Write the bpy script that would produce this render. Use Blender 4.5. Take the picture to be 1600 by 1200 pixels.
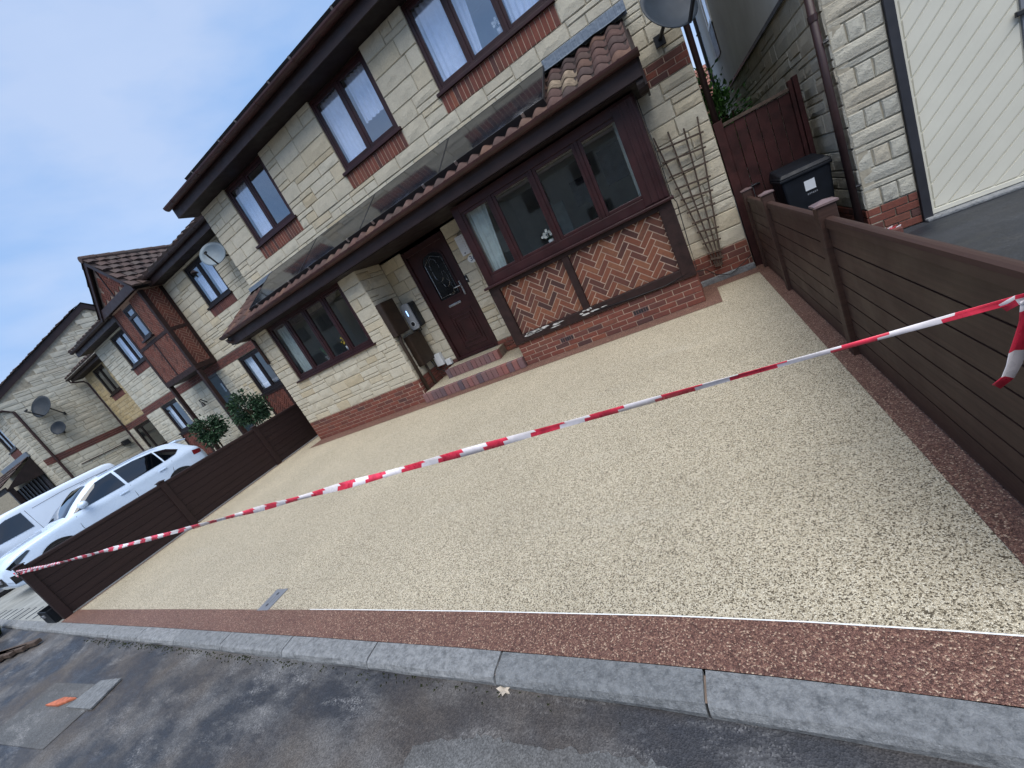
import bpy, bmesh, math, random
from mathutils import Vector, Matrix
R = math.radians
rnd = random.Random(7)
scene = bpy.context.scene
for o in list(bpy.data.objects):
    bpy.data.objects.remove(o)
col = scene.collection

# ------------------------------------------------------------------ camera
cam_d = bpy.data.cameras.new("camera")
cam_d.sensor_fit = 'HORIZONTAL'; cam_d.sensor_width = 36.0
cam_d.lens = 36.0 * 635.026 / 1600.0
cam_d.clip_start = 0.05; cam_d.clip_end = 2000
cam = bpy.data.objects.new("camera", cam_d)
col.objects.link(cam)
RW = ((0.83075498, 0.33530127, -0.44431882),
      (-0.2866005, -0.42662835, -0.85781607),
      (-0.47718582, 0.83997697, -0.25832611))
M = Matrix.Identity(4)
for i in range(3):
    M[i][0] = RW[0][i]; M[i][1] = -RW[1][i]; M[i][2] = -RW[2][i]
M[2][3] = 1.57
cam.matrix_world = M
scene.camera = cam

# ------------------------------------------------------------------ world / sun / exposure
SUN_EL, SUN_AZ = 64.0, 150.0      # azimuth the light comes from, clockwise from +y
w = bpy.data.worlds.new("World"); scene.world = w; w.use_nodes = True
nt = w.node_tree; nt.nodes.clear()
out = nt.nodes.new('ShaderNodeOutputWorld'); bg = nt.nodes.new('ShaderNodeBackground')
sky = nt.nodes.new('ShaderNodeTexSky'); sky.sky_type = 'NISHITA'; sky.sun_disc = False
sky.sun_elevation = R(SUN_EL); sky.sun_rotation = R(SUN_AZ)
sky.air_density = 1.0; sky.dust_density = 1.0; sky.ozone_density = 1.0
tc = nt.nodes.new('ShaderNodeTexCoord')
n1 = nt.nodes.new('ShaderNodeTexNoise'); n1.inputs['Scale'].default_value = 2.2
n1.inputs['Detail'].default_value = 6; n1.inputs['Roughness'].default_value = 0.55
mp = nt.nodes.new('ShaderNodeMapping'); mp.inputs['Scale'].default_value = (1, 1, 2.6)
cr = nt.nodes.new('ShaderNodeValToRGB')
cr.color_ramp.elements[0].position = 0.33; cr.color_ramp.elements[0].color = (0.72, 0.72, 0.72, 1)
cr.color_ramp.elements[1].position = 0.70; cr.color_ramp.elements[1].color = (0.97, 0.97, 0.97, 1)
mx = nt.nodes.new('ShaderNodeMixRGB'); mx.inputs['Fac'].default_value = 0.9
n2 = nt.nodes.new('ShaderNodeTexNoise'); n2.inputs['Scale'].default_value = 3.1; n2.inputs['Detail'].default_value = 5; n2.inputs['Roughness'].default_value = 0.5
cr2 = nt.nodes.new('ShaderNodeValToRGB')
cr2.color_ramp.elements[0].position = 0.36; cr2.color_ramp.elements[0].color = (1.16, 1.92, 3.30, 1)
cr2.color_ramp.elements[1].position = 0.66; cr2.color_ramp.elements[1].color = (1.95, 2.45, 3.45, 1)
nt.links.new(mp.outputs[0], n2.inputs['Vector']); nt.links.new(n2.outputs['Fac'], cr2.inputs[0]); nt.links.new(cr2.outputs[0], mx.inputs['Color2'])
nt.links.new(tc.outputs['Generated'], mp.inputs['Vector']); nt.links.new(mp.outputs[0], n1.inputs['Vector'])
nt.links.new(n1.outputs['Fac'], cr.inputs[0]); nt.links.new(cr.outputs[0], mx.inputs['Fac'])
nt.links.new(sky.outputs[0], mx.inputs['Color1']); nt.links.new(mx.outputs[0], bg.inputs['Color'])
bg.inputs['Strength'].default_value = 0.10
nt.links.new(bg.outputs[0], out.inputs['Surface'])

sun_d = bpy.data.lights.new("sun", 'SUN'); sun_d.energy = 1.5; sun_d.angle = R(60); sun_d.color = (1.0, 0.95, 0.87)
sun = bpy.data.objects.new("sun", sun_d); col.objects.link(sun)
az = R(SUN_AZ); el = R(SUN_EL)
dvec = Vector((math.sin(az) * math.cos(el), math.cos(az) * math.cos(el), math.sin(el)))
sun.rotation_euler = dvec.to_track_quat('Z', 'Y').to_euler()
sun.location = (0, -20, 30)

scene.view_settings.view_transform = 'Standard'; scene.view_settings.look = 'None'
scene.view_settings.exposure = 1.45; scene.view_settings.gamma = 1.0
scene.view_settings.use_curve_mapping = False
try:
    scene.cycles.max_bounces = 8; scene.cycles.transparent_max_bounces = 16
except Exception:
    pass

# ------------------------------------------------------------------ node helpers / materials
MATS = {}
class NB:
    def __init__(s, name):
        s.m = bpy.data.materials.new(name); s.m.use_nodes = True
        s.t = s.m.node_tree; s.b = s.t.nodes['Principled BSDF']
        s.out = s.t.nodes['Material Output']
    def n(s, typ, **kw):
        x = s.t.nodes.new(typ)
        for k, v in kw.items():
            if k.startswith('_'):
                setattr(x, k[1:], v)
            else:
                x.inputs[k.replace('__', ' ')].default_value = v
        return x
    def l(s, a, b):
        s.t.links.new(a, b)
    def pos(s):
        g = s.n('ShaderNodeNewGeometry'); return g.outputs['Position']
    def mapv(s, v, scale=(1, 1, 1), rot=(0, 0, 0)):
        m = s.n('ShaderNodeMapping'); m.inputs['Scale'].default_value = scale; m.inputs['Rotation'].default_value = rot
        s.l(v, m.inputs['Vector']); return m.outputs[0]
    def noise(s, v, scale, detail=4, rough=0.55):
        x = s.n('ShaderNodeTexNoise', Scale=scale, Detail=detail, Roughness=rough); s.l(v, x.inputs['Vector']); return x.outputs['Fac']
    def ramp(s, f, stops):
        r = s.n('ShaderNodeValToRGB'); e = r.color_ramp.elements
        while len(e) < len(stops): e.new(0.5)
        for k, (p, c) in enumerate(stops):
            e[k].position = p
            e[k].color = (c, c, c, 1) if isinstance(c, (int, float)) else (*c, 1)
        s.l(f, r.inputs[0]); return r.outputs[0]
    def mix(s, f, a, b, mode='MIX'):
        x = s.n('ShaderNodeMixRGB', _blend_type=mode)
        for v, i in ((f, 0), (a, 1), (b, 2)):
            if hasattr(v, 'links') or hasattr(v, 'is_linked'): s.l(v, x.inputs[i])
            elif isinstance(v, (int, float)): x.inputs[i].default_value = v if i == 0 else (v, v, v, 1)
            else: x.inputs[i].default_value = (*v, 1)
        return x.outputs[0]
    def bump(s, h, strength=0.3, dist=0.01):
        b = s.n('ShaderNodeBump', Strength=strength, Distance=dist); s.l(h, b.inputs['Height']); s.l(b.outputs[0], s.b.inputs['Normal'])
    def col(s, c):
        if hasattr(c, 'is_linked'): s.l(c, s.b.inputs['Base Color'])
        else: s.b.inputs['Base Color'].default_value = (*c, 1)
    def rough(s, r):
        if hasattr(r, 'is_linked'): s.l(r, s.b.inputs['Roughness'])
        else: s.b.inputs['Roughness'].default_value = r
    def done(s, key):
        MATS[key] = s.m; return s.m

def simple(key, c, rough=0.6, spec=0.5, var=0.12, nscale=9.0, metal=0.0, bump=0.0, bscale=40.0, coat=0.0):
    b = NB(key); p = b.pos()
    n = b.noise(p, nscale, 5)
    lo = tuple(x * (1 - var) for x in c); hi = tuple(min(1, x * (1 + var)) for x in c)
    b.col(b.ramp(n, [(0.3, lo), (0.7, hi)]))
    b.rough(b.ramp(b.noise(p, nscale * 1.7, 3), [(0.3, max(0.02, rough - 0.08)), (0.7, min(1, rough + 0.08))]))
    b.b.inputs['Specular IOR Level'].default_value = spec; b.b.inputs['Metallic'].default_value = metal
    b.b.inputs['Coat Weight'].default_value = coat
    if bump: b.bump(b.noise(p, bscale, 4), bump, 0.01)
    return b.done(key)

def stone_mat(key, stops, source='object', stain=(0.30, 0.28, 0.22), contrast=0.35):
    b = NB(key); p = b.pos()
    if source == 'object': r = b.n('ShaderNodeObjectInfo').outputs['Random']
    else: r = b.n('ShaderNodeNewGeometry').outputs['Random Per Island']
    base = b.ramp(r, stops)
    n = b.noise(p, 7, 6, 0.65); nf = b.noise(p, 55, 5, 0.7)
    c = b.mix(b.ramp(n, [(0.48, 0.0), (0.80, 0.42)]), base, stain)
    c = b.mix(contrast, c, b.ramp(nf, [(0.3, 0.45), (0.7, 1.0)]), 'MULTIPLY')
    big = b.noise(p, 0.9, 3)
    c = b.mix(0.22, c, b.ramp(big, [(0.35, 0.70), (0.65, 1.0)]), 'MULTIPLY')
    b.col(c); b.rough(0.92); b.b.inputs['Specular IOR Level'].default_value = 0.2
    h = b.mix(0.5, b.noise(p, 22, 6, 0.7), b.noise(p, 70, 4, 0.7))
    b.bump(h, 0.75, 0.03)
    return b.done(key)

def brick_mat(key, stops, source='object', grime=0.35):
    b = NB(key); p = b.pos()
    if source == 'object': r = b.n('ShaderNodeObjectInfo').outputs['Random']
    else: r = b.n('ShaderNodeNewGeometry').outputs['Random Per Island']
    base = b.ramp(r, stops)
    n = b.noise(p, 26, 6, 0.7)
    c = b.mix(b.ramp(n, [(0.45, 0.0), (0.8, grime * 1.6)]), base, (0.055, 0.035, 0.035))
    c = b.mix(b.ramp(b.noise(p, 5, 5, 0.7), [(0.62, 0.0), (0.85, 0.35)]), c, (0.34, 0.28, 0.24))
    b.col(c); b.rough(0.88); b.b.inputs['Specular IOR Level'].default_value = 0.25
    b.bump(b.noise(p, 90, 4, 0.7), 0.5, 0.012)
    return b.done(key)

stone_mat('stone', [(0.0, (0.58, 0.53, 0.415)), (0.35, (0.64, 0.595, 0.48)), (0.7, (0.60, 0.555, 0.445)), (0.93, (0.62, 0.545, 0.40)), (1.0, (0.53, 0.45, 0.31))])
stone_mat('stone_isl', [(0.0, (0.52, 0.50, 0.42)), (0.5, (0.60, 0.58, 0.49)), (1.0, (0.55, 0.51, 0.41))], 'island')
stone_mat('stone_yellow', [(0.0, (0.44, 0.35, 0.20)), (0.5, (0.54, 0.43, 0.25)), (1.0, (0.48, 0.40, 0.26))], 'island', (0.26, 0.2, 0.12))
stone_mat('stone_grey', [(0.0, (0.47, 0.46, 0.40)), (0.5, (0.54, 0.52, 0.44)), (1.0, (0.52, 0.47, 0.37))])
simple('mortar', (0.33, 0.30, 0.235), 0.95, 0.1, 0.25, 14, bump=0.4)
simple('mortar_jetty', (0.26, 0.18, 0.14), 0.95, 0.1, 0.2, 14)
simple('mortar_pale', (0.42, 0.31, 0.24), 0.95, 0.1, 0.2, 14, bump=0.4)
simple('mortar_dark', (0.22, 0.17, 0.14), 0.95, 0.1, 0.25, 14, bump=0.4)
brick_mat('brick', [(0.0, (0.135, 0.050, 0.038)), (0.35, (0.205, 0.067, 0.047)), (0.65, (0.165, 0.062, 0.048)), (0.85, (0.090, 0.046, 0.042)), (1.0, (0.235, 0.084, 0.053))])
brick_mat('brick_herring', [(0.0, (0.066, 0.034, 0.030)), (0.3, (0.120, 0.048, 0.036)), (0.6, (0.195, 0.070, 0.042)), (0.85, (0.230, 0.098, 0.055)), (1.0, (0.090, 0.038, 0.033))])
brick_mat('brick_herring_isl', [(0.0, (0.085, 0.036, 0.029)), (0.5, (0.150, 0.051, 0.037)), (1.0, (0.115, 0.043, 0.034))], 'island')
brick_mat('brick_isl', [(0.0, (0.115, 0.050, 0.042)), (0.5, (0.16, 0.064, 0.054)), (1.0, (0.095, 0.046, 0.044))], 'island')
brick_mat('brick_step', [(0.0, (0.17, 0.10, 0.10)), (0.4, (0.22, 0.12, 0.115)), (0.7, (0.11, 0.085, 0.10)), (0.9, (0.30, 0.12, 0.10)), (1.0, (0.20, 0.11, 0.11))], grime=0.2)
brick_mat('tile', [(0.0, (0.075, 0.048, 0.044)), (0.35, (0.105, 0.060, 0.052)), (0.6, (0.062, 0.046, 0.044)), (0.85, (0.135, 0.078, 0.058)), (1.0, (0.10, 0.080, 0.070))], grime=0.4)
brick_mat('tile_isl', [(0.0, (0.060, 0.046, 0.044)), (0.5, (0.085, 0.058, 0.052)), (1.0, (0.075, 0.064, 0.060))], 'island', 0.4)
brick_mat('tile_red_isl', [(0.0, (0.22, 0.09, 0.065)), (0.5, (0.26, 0.12, 0.09)), (1.0, (0.20, 0.10, 0.08))], 'island', 0.3)
simple('tile_patched', (0.19, 0.15, 0.11), 0.9, 0.2, 0.5, 14)
simple('upvc', (0.028, 0.0078, 0.0085), 0.42, 0.35, 0.35, 5)
simple('upvc_dark', (0.010, 0.0055, 0.006), 0.45, 0.3, 0.3, 6)
simple('timber', (0.022, 0.010, 0.009), 0.65, 0.3, 0.4, 10, bump=0.25)
simple('fascia', (0.025, 0.0135, 0.0135), 0.5, 0.35, 0.25, 5)
simple('soffit', (0.014, 0.008, 0.008), 0.6, 0.3, 0.3, 4)
simple('gutter', (0.042, 0.0155, 0.0145), 0.42, 0.4, 0.3, 6)
simple('pipe_brown', (0.030, 0.014, 0.014), 0.45, 0.4, 0.25, 6)
simple('black_plastic', (0.012, 0.013, 0.016), 0.45, 0.5, 0.3, 8)
simple('bin_plastic', (0.006, 0.008, 0.012), 0.55, 0.25, 0.3, 8)
simple('brown_metal', (0.030, 0.018, 0.012), 0.5, 0.4, 0.25, 8)
simple('white_plastic', (0.62, 0.64, 0.66), 0.4, 0.5, 0.06, 6)
simple('grey_plastic', (0.17, 0.18, 0.20), 0.4, 0.5, 0.08, 6)
simple('charger_grey', (0.30, 0.32, 0.35), 0.35, 0.5, 0.05, 6)
simple('silver', (0.45, 0.46, 0.47), 0.28, 0.5, 0.08, 6, metal=0.9)
simple('dish', (0.026, 0.035, 0.047), 0.55, 0.25, 0.12, 6)
simple('dish_pale', (0.15, 0.20, 0.245), 0.5, 0.35, 0.12, 6)
simple('render_white', (0.50, 0.52, 0.52), 0.9, 0.2, 0.10, 1.6, bump=0.2, bscale=90)
simple('garage_cream', (0.60, 0.585, 0.50), 0.5, 0.4, 0.05, 2.5)
simple('dark_frame', (0.020, 0.021, 0.027), 0.45, 0.5, 0.2, 6)
simple('room', (0.46, 0.44, 0.40), 0.9, 0.2, 0.15, 2)
simple('net_curtain', (0.74, 0.80, 0.92), 0.9, 0.1, 0.08, 12)
simple('drape', (0.40, 0.46, 0.46), 0.85, 0.2, 0.15, 9)
simple('picture', (0.05, 0.05, 0.06), 0.6, 0.3, 0.5, 10)
simple('teal_door', (0.016, 0.036, 0.048), 0.4, 0.5, 0.15, 5)
simple('gate_wood', (0.038, 0.0115, 0.0105), 0.72, 0.25, 0.45, 6, bump=0.3)
simple('trellis_wood', (0.082, 0.060, 0.048), 0.85, 0.2, 0.35, 20, bump=0.4)
simple('peel', (0.48, 0.47, 0.45), 0.8, 0.2, 0.3, 20)
simple('car_white', (0.60, 0.73, 0.92), 0.28, 0.5, 0.02, 3, coat=0.6)  # white car; blue of the reflected sky is put into the base colour
simple('van_white', (0.64, 0.74, 0.88), 0.35, 0.5, 0.02, 3, coat=0.3)  # white van, with the same reflected-sky blue put into its colour
simple('tyre', (0.015, 0.015, 0.016), 0.8, 0.3, 0.2, 20)
simple('rim', (0.42, 0.43, 0.45), 0.3, 0.5, 0.05, 9, metal=0.8)
simple('lamp_red', (0.17, 0.012, 0.018), 0.2, 0.6, 0.1, 9)
simple('bark', (0.055, 0.038, 0.025), 0.9, 0.2, 0.3, 25, bump=0.4)
simple('pot', (0.16, 0.15, 0.15), 0.7, 0.3, 0.2, 9)
simple('cable', (0.014, 0.014, 0.015), 0.5, 0.4, 0.1, 9)
simple('orange_piece', (0.42, 0.13, 0.07), 0.7, 0.3, 0.3, 30)
simple('dead_leaf', (0.40, 0.35, 0.29), 0.9, 0.2, 0.2, 40)
simple('moss', (0.035, 0.045, 0.02), 1.0, 0.1, 0.5, 30, bump=0.8)
simple('paver', (0.25, 0.26, 0.25), 0.85, 0.3, 0.25, 2.5, bump=0.3)
simple('opp_wall', (0.42, 0.39, 0.32), 0.9, 0.2, 0.15, 3)
simple('flower_white', (0.75, 0.75, 0.70), 0.8, 0.2, 0.1, 30)
simple('flower_yellow', (0.65, 0.45, 0.06), 0.8, 0.2, 0.1, 30)
simple('tape_red', (0.66, 0.035, 0.075), 0.3, 0.6, 0.3, 22)
simple('tape_white', (0.80, 0.76, 0.79), 0.3, 0.6, 0.1, 22)
simple('trim_white', (0.72, 0.74, 0.74), 0.5, 0.4, 0.08, 12)
simple('blue_ink', (0.06, 0.10, 0.17), 0.6, 0.3, 0.1, 12)
simple('ground_far', (0.085, 0.085, 0.075), 0.95, 0.2, 0.3, 0.4)

def leaf_mat(key, a, b_):
    b = NB(key); r = b.n('ShaderNodeNewGeometry').outputs['Random Per Island']
    b.col(b.ramp(r, [(0.0, a), (0.6, b_), (1.0, tuple(min(1, x * 1.7) for x in b_))])); b.rough(0.5); b.b.inputs['Specular IOR Level'].default_value = 0.3
    b.b.inputs['Subsurface Weight'].default_value = 0.0
    return b.done(key)
leaf_mat('leaf', (0.012, 0.032, 0.016), (0.026, 0.060, 0.030))
leaf_mat('leaf_bright', (0.030, 0.085, 0.022), (0.060, 0.15, 0.035))
leaf_mat('leaf_white', (0.35, 0.36, 0.30), (0.5, 0.5, 0.44))

def glass_mat(key, tint, ior, rough=0.015):
    b = NB(key)
    tr = b.n('ShaderNodeBsdfTransparent'); tr.inputs['Color'].default_value = (*tint, 1)
    gl = b.n('ShaderNodeBsdfGlossy'); gl.inputs['Roughness'].default_value = rough
    gl.inputs['Color'].default_value = (0.95, 0.97, 1, 1)
    p = b.pos(); bm_ = b.n('ShaderNodeBump', Strength=0.02, Distance=0.01); b.l(b.noise(p, 1.6, 2), bm_.inputs['Height'])
    b.l(bm_.outputs[0], gl.inputs['Normal'])
    lw = b.n('ShaderNodeLayerWeight', Blend=0.5)
    pw = b.n('ShaderNodeMath', _operation='POWER'); b.l(lw.outputs['Facing'], pw.inputs[0]); pw.inputs[1].default_value = 5.0
    f = b.n('ShaderNodeMath', _operation='MULTIPLY_ADD'); b.l(pw.outputs[0], f.inputs[0]); f.inputs[1].default_value = 1 - ior; f.inputs[2].default_value = ior
    m = b.n('ShaderNodeMixShader'); b.l(f.outputs[0], m.inputs[0]); b.l(tr.outputs[0], m.inputs[1]); b.l(gl.outputs[0], m.inputs[2])
    b.l(m.outputs[0], b.out.inputs['Surface'])
    return b.done(key)
glass_mat('glass', (0.92, 0.94, 0.97), 0.15)
glass_mat('glass_low', (0.92, 0.94, 0.95), 0.07)
glass_mat('glass_car', (0.05, 0.06, 0.07), 0.09)
glass_mat('glass_door', (0.25, 0.28, 0.30), 0.06, 0.12)

def solar_mat():
    b = NB('solar'); p = b.pos()
    b.col((0.008, 0.010, 0.014)); b.rough(b.ramp(b.noise(p, 6, 5), [(0.3, 0.06), (0.75, 0.18)]))
    b.b.inputs['IOR'].default_value = 1.45
    b.b.inputs['Specular IOR Level'].default_value = 0.45
    return b.done('solar')
solar_mat()

def lead_mat():
    b = NB('lead'); p = b.pos()
    n = b.noise(b.mapv(p, (60, 60, 3)), 1.0, 4)
    b.col(b.ramp(n, [(0.3, (0.10, 0.125, 0.16)), (0.7, (0.19, 0.23, 0.28))])); b.rough(0.55); b.b.inputs['Metallic'].default_value = 0.25
    b.bump(b.noise(p, 25, 4), 0.5, 0.02)
    return b.done('lead')
lead_mat()

def resin(key, stops, scale, big=(0.86, 1.0)):
    b = NB(key); p = b.pos()
    v = b.n('ShaderNodeTexVoronoi', Scale=scale); b.l(p, v.inputs['Vector'])
    sep = b.n('ShaderNodeSeparateColor'); b.l(v.outputs['Color'], sep.inputs[0])
    c = b.ramp(sep.outputs[0], stops)
    v2 = b.n('ShaderNodeTexVoronoi', Scale=scale, _feature='DISTANCE_TO_EDGE'); b.l(p, v2.inputs['Vector'])
    c = b.mix(1.0, c, b.ramp(v2.outputs['Distance'], [(0.0, 0.42), (0.09, 1.0)]), 'MULTIPLY')
    n = b.noise(p, 1.1, 4)
    c = b.mix(1.0, c, b.ramp(n, [(0.3, big[0]), (0.7, big[1])]), 'MULTIPLY')
    c = b.mix(0.55, c, b.ramp(b.noise(p, 48, 5, 0.75), [(0.32, 0.55), (0.62, 1.0)]), 'MULTIPLY')
    # faint trowel tide marks
    st = b.noise(b.mapv(p, (0.5, 3.0, 1)), 1.2, 5, 0.6)
    c = b.mix(b.ramp(st, [(0.58, 0.0), (0.78, 0.16)]), c, (0.62, 0.60, 0.52) if key == 'resin_beige' else (0.36, 0.24, 0.21))
    b.col(c); b.rough(0.5); b.b.inputs['Specular IOR Level'].default_value = 0.35
    b.bump(v2.outputs['Distance'], 0.9, 0.006)
    return b.done(key)
resin('resin_beige', [(0.0, (0.085, 0.068, 0.045)), (0.16, (0.20, 0.165, 0.11)), (0.32, (0.55, 0.475, 0.34)), (0.65, (0.72, 0.635, 0.47)), (1.0, (0.86, 0.79, 0.63))], 215)
resin('resin_red', [(0.0, (0.085, 0.042, 0.034)), (0.35, (0.175, 0.086, 0.067)), (0.70, (0.255, 0.132, 0.102)), (0.86, (0.34, 0.19, 0.135)), (1.0, (0.62, 0.46, 0.34))], 195)

def asphalt(key, dark, light, lo=0.45, hi=0.68, wet=True, brown_amt=0.7, fleck_amt=0.6):
    b = NB(key); p = b.pos()
    v = b.n('ShaderNodeTexVoronoi', Scale=190.0); b.l(p, v.inputs['Vector'])
    sep = b.n('ShaderNodeSeparateColor'); b.l(v.outputs['Color'], sep.inputs[0])
    big = b.noise(b.mapv(p, (0.75, 1.5, 1), (0, 0, 0.35)), 1.3, 9, 0.7)
    c = b.mix(b.ramp(big, [(lo, 0.0), (hi, 1.0)]), dark, light)
    worn = b.noise(b.mapv(p, (1.0, 3.2, 1), (0, 0, -0.5)), 1.7, 10, 0.74)
    fleck = b.mix(1.0, b.ramp(worn, [(0.52, 0.0), (0.66, 1.0)]), b.ramp(sep.outputs[1], [(0.35, 0.0), (0.8, 1.0)]), 'MULTIPLY')
    c = b.mix(b.mix(1.0, fleck, fleck_amt, 'MULTIPLY'), c, (0.40, 0.395, 0.39))
    brown = b.noise(p, 0.9, 6, 0.6)
    c = b.mix(b.ramp(brown, [(0.46, 0.0), (0.64, brown_amt)]), c, (0.080, 0.064, 0.050))
    c = b.mix(1.0, c, b.ramp(sep.outputs[0], [(0.0, 0.62), (0.6, 1.0), (1.0, 1.35)]), 'MULTIPLY')
    c = b.mix(0.5, c, b.ramp(b.noise(p, 38, 6, 0.7), [(0.3, 0.55), (0.7, 1.0)]), 'MULTIPLY')
    b.col(c)
    if wet: b.rough(b.ramp(big, [(lo - 0.08, 0.36), (hi, 0.85)]))
    else: b.rough(0.85)
    b.b.inputs['Specular IOR Level'].default_value = 0.4
    b.bump(b.mix(0.5, v.outputs['Distance'], b.noise(p, 60, 6, 0.7)), 0.35, 0.006)
    return b.done(key)
asphalt('asphalt', (0.032, 0.033, 0.038), (0.135, 0.136, 0.140), .45, .60)
asphalt('asphalt_drive', (0.020, 0.024, 0.031), (0.042, 0.048, 0.057), brown_amt=.1, fleck_amt=.12)
asphalt('asphalt_patch', (0.095, 0.10, 0.105), (0.155, 0.16, 0.163), wet=False, brown_amt=.35)

def kerb_mat():
    b = NB('kerb'); p = b.pos(); r = b.n('ShaderNodeObjectInfo').outputs['Random']
    c = b.ramp(r, [(0, (0.225, 0.238, 0.248)), (1, (0.30, 0.312, 0.322))])
    n = b.noise(p, 26, 9, 0.78)
    c = b.mix(b.ramp(n, [(0.42, 0.0), (0.64, 0.75)]), c, (0.066, 0.074, 0.082))
    c = b.mix(b.ramp(b.noise(p, 120, 4, 0.7), [(0.55, 0.0), (0.75, 0.5)]), c, (0.42, 0.44, 0.46))
    c = b.mix(b.ramp(b.noise(b.mapv(p, (1, 1, 1)), 3.5, 8, 0.72), [(0.55, 0.0), (0.75, 0.45)]), c, (0.36, 0.38, 0.40))
    b.col(c); b.rough(0.75); b.bump(b.noise(p, 40, 8, 0.75), 0.9, 0.025)
    return b.done('kerb')
kerb_mat()

def fence_mat(key, c):
    b = NB(key); p = b.pos()
    g = b.noise(b.mapv(p, (1, 0.6, 55)), 1.0, 4)
    b.col(b.ramp(g, [(0.3, tuple(x * 0.72 for x in c)), (0.7, tuple(x * 1.2 for x in c))]))
    b.rough(b.ramp(b.noise(p, 4, 4), [(0.3, 0.48), (0.7, 0.65)])); b.b.inputs['Specular IOR Level'].default_value = 0.3
    b.bump(g, 0.25, 0.006)
    return b.done(key)
fence_mat('fence_brown', (0.047, 0.0245, 0.0185))
fence_mat('fence_dark', (0.022, 0.0115, 0.0115))

# ------------------------------------------------------------------ geometry helpers
W = {}          # world origin of every object made here
def m_(k): return MATS[k]
def tag(o, label=None, cat=None, group=None, kind=None):
    if label: o['label'] = label
    if cat: o['category'] = cat
    if group: o['group'] = group
    if kind: o['kind'] = kind
    return o
def empty(name, loc, label=None, cat=None, group=None):
    o = bpy.data.objects.new(name, None); o.empty_display_size = 0.1
    o.location = loc; col.objects.link(o); W[o] = Vector(loc)
    return tag(o, label, cat, group)
def place(name, me, parent=None, loc=(0, 0, 0), rotz=0.0, scale=None, rot=None):
    o = bpy.data.objects.new(name, me); col.objects.link(o)
    loc = Vector(loc); W[o] = loc
    if parent is not None:
        o.parent = parent; o.location = loc - W[parent]
    else: o.location = loc
    if rotz: o.rotation_euler = (0, 0, rotz)
    if rot: o.rotation_euler = rot
    if scale: o.scale = scale
    return o

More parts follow.
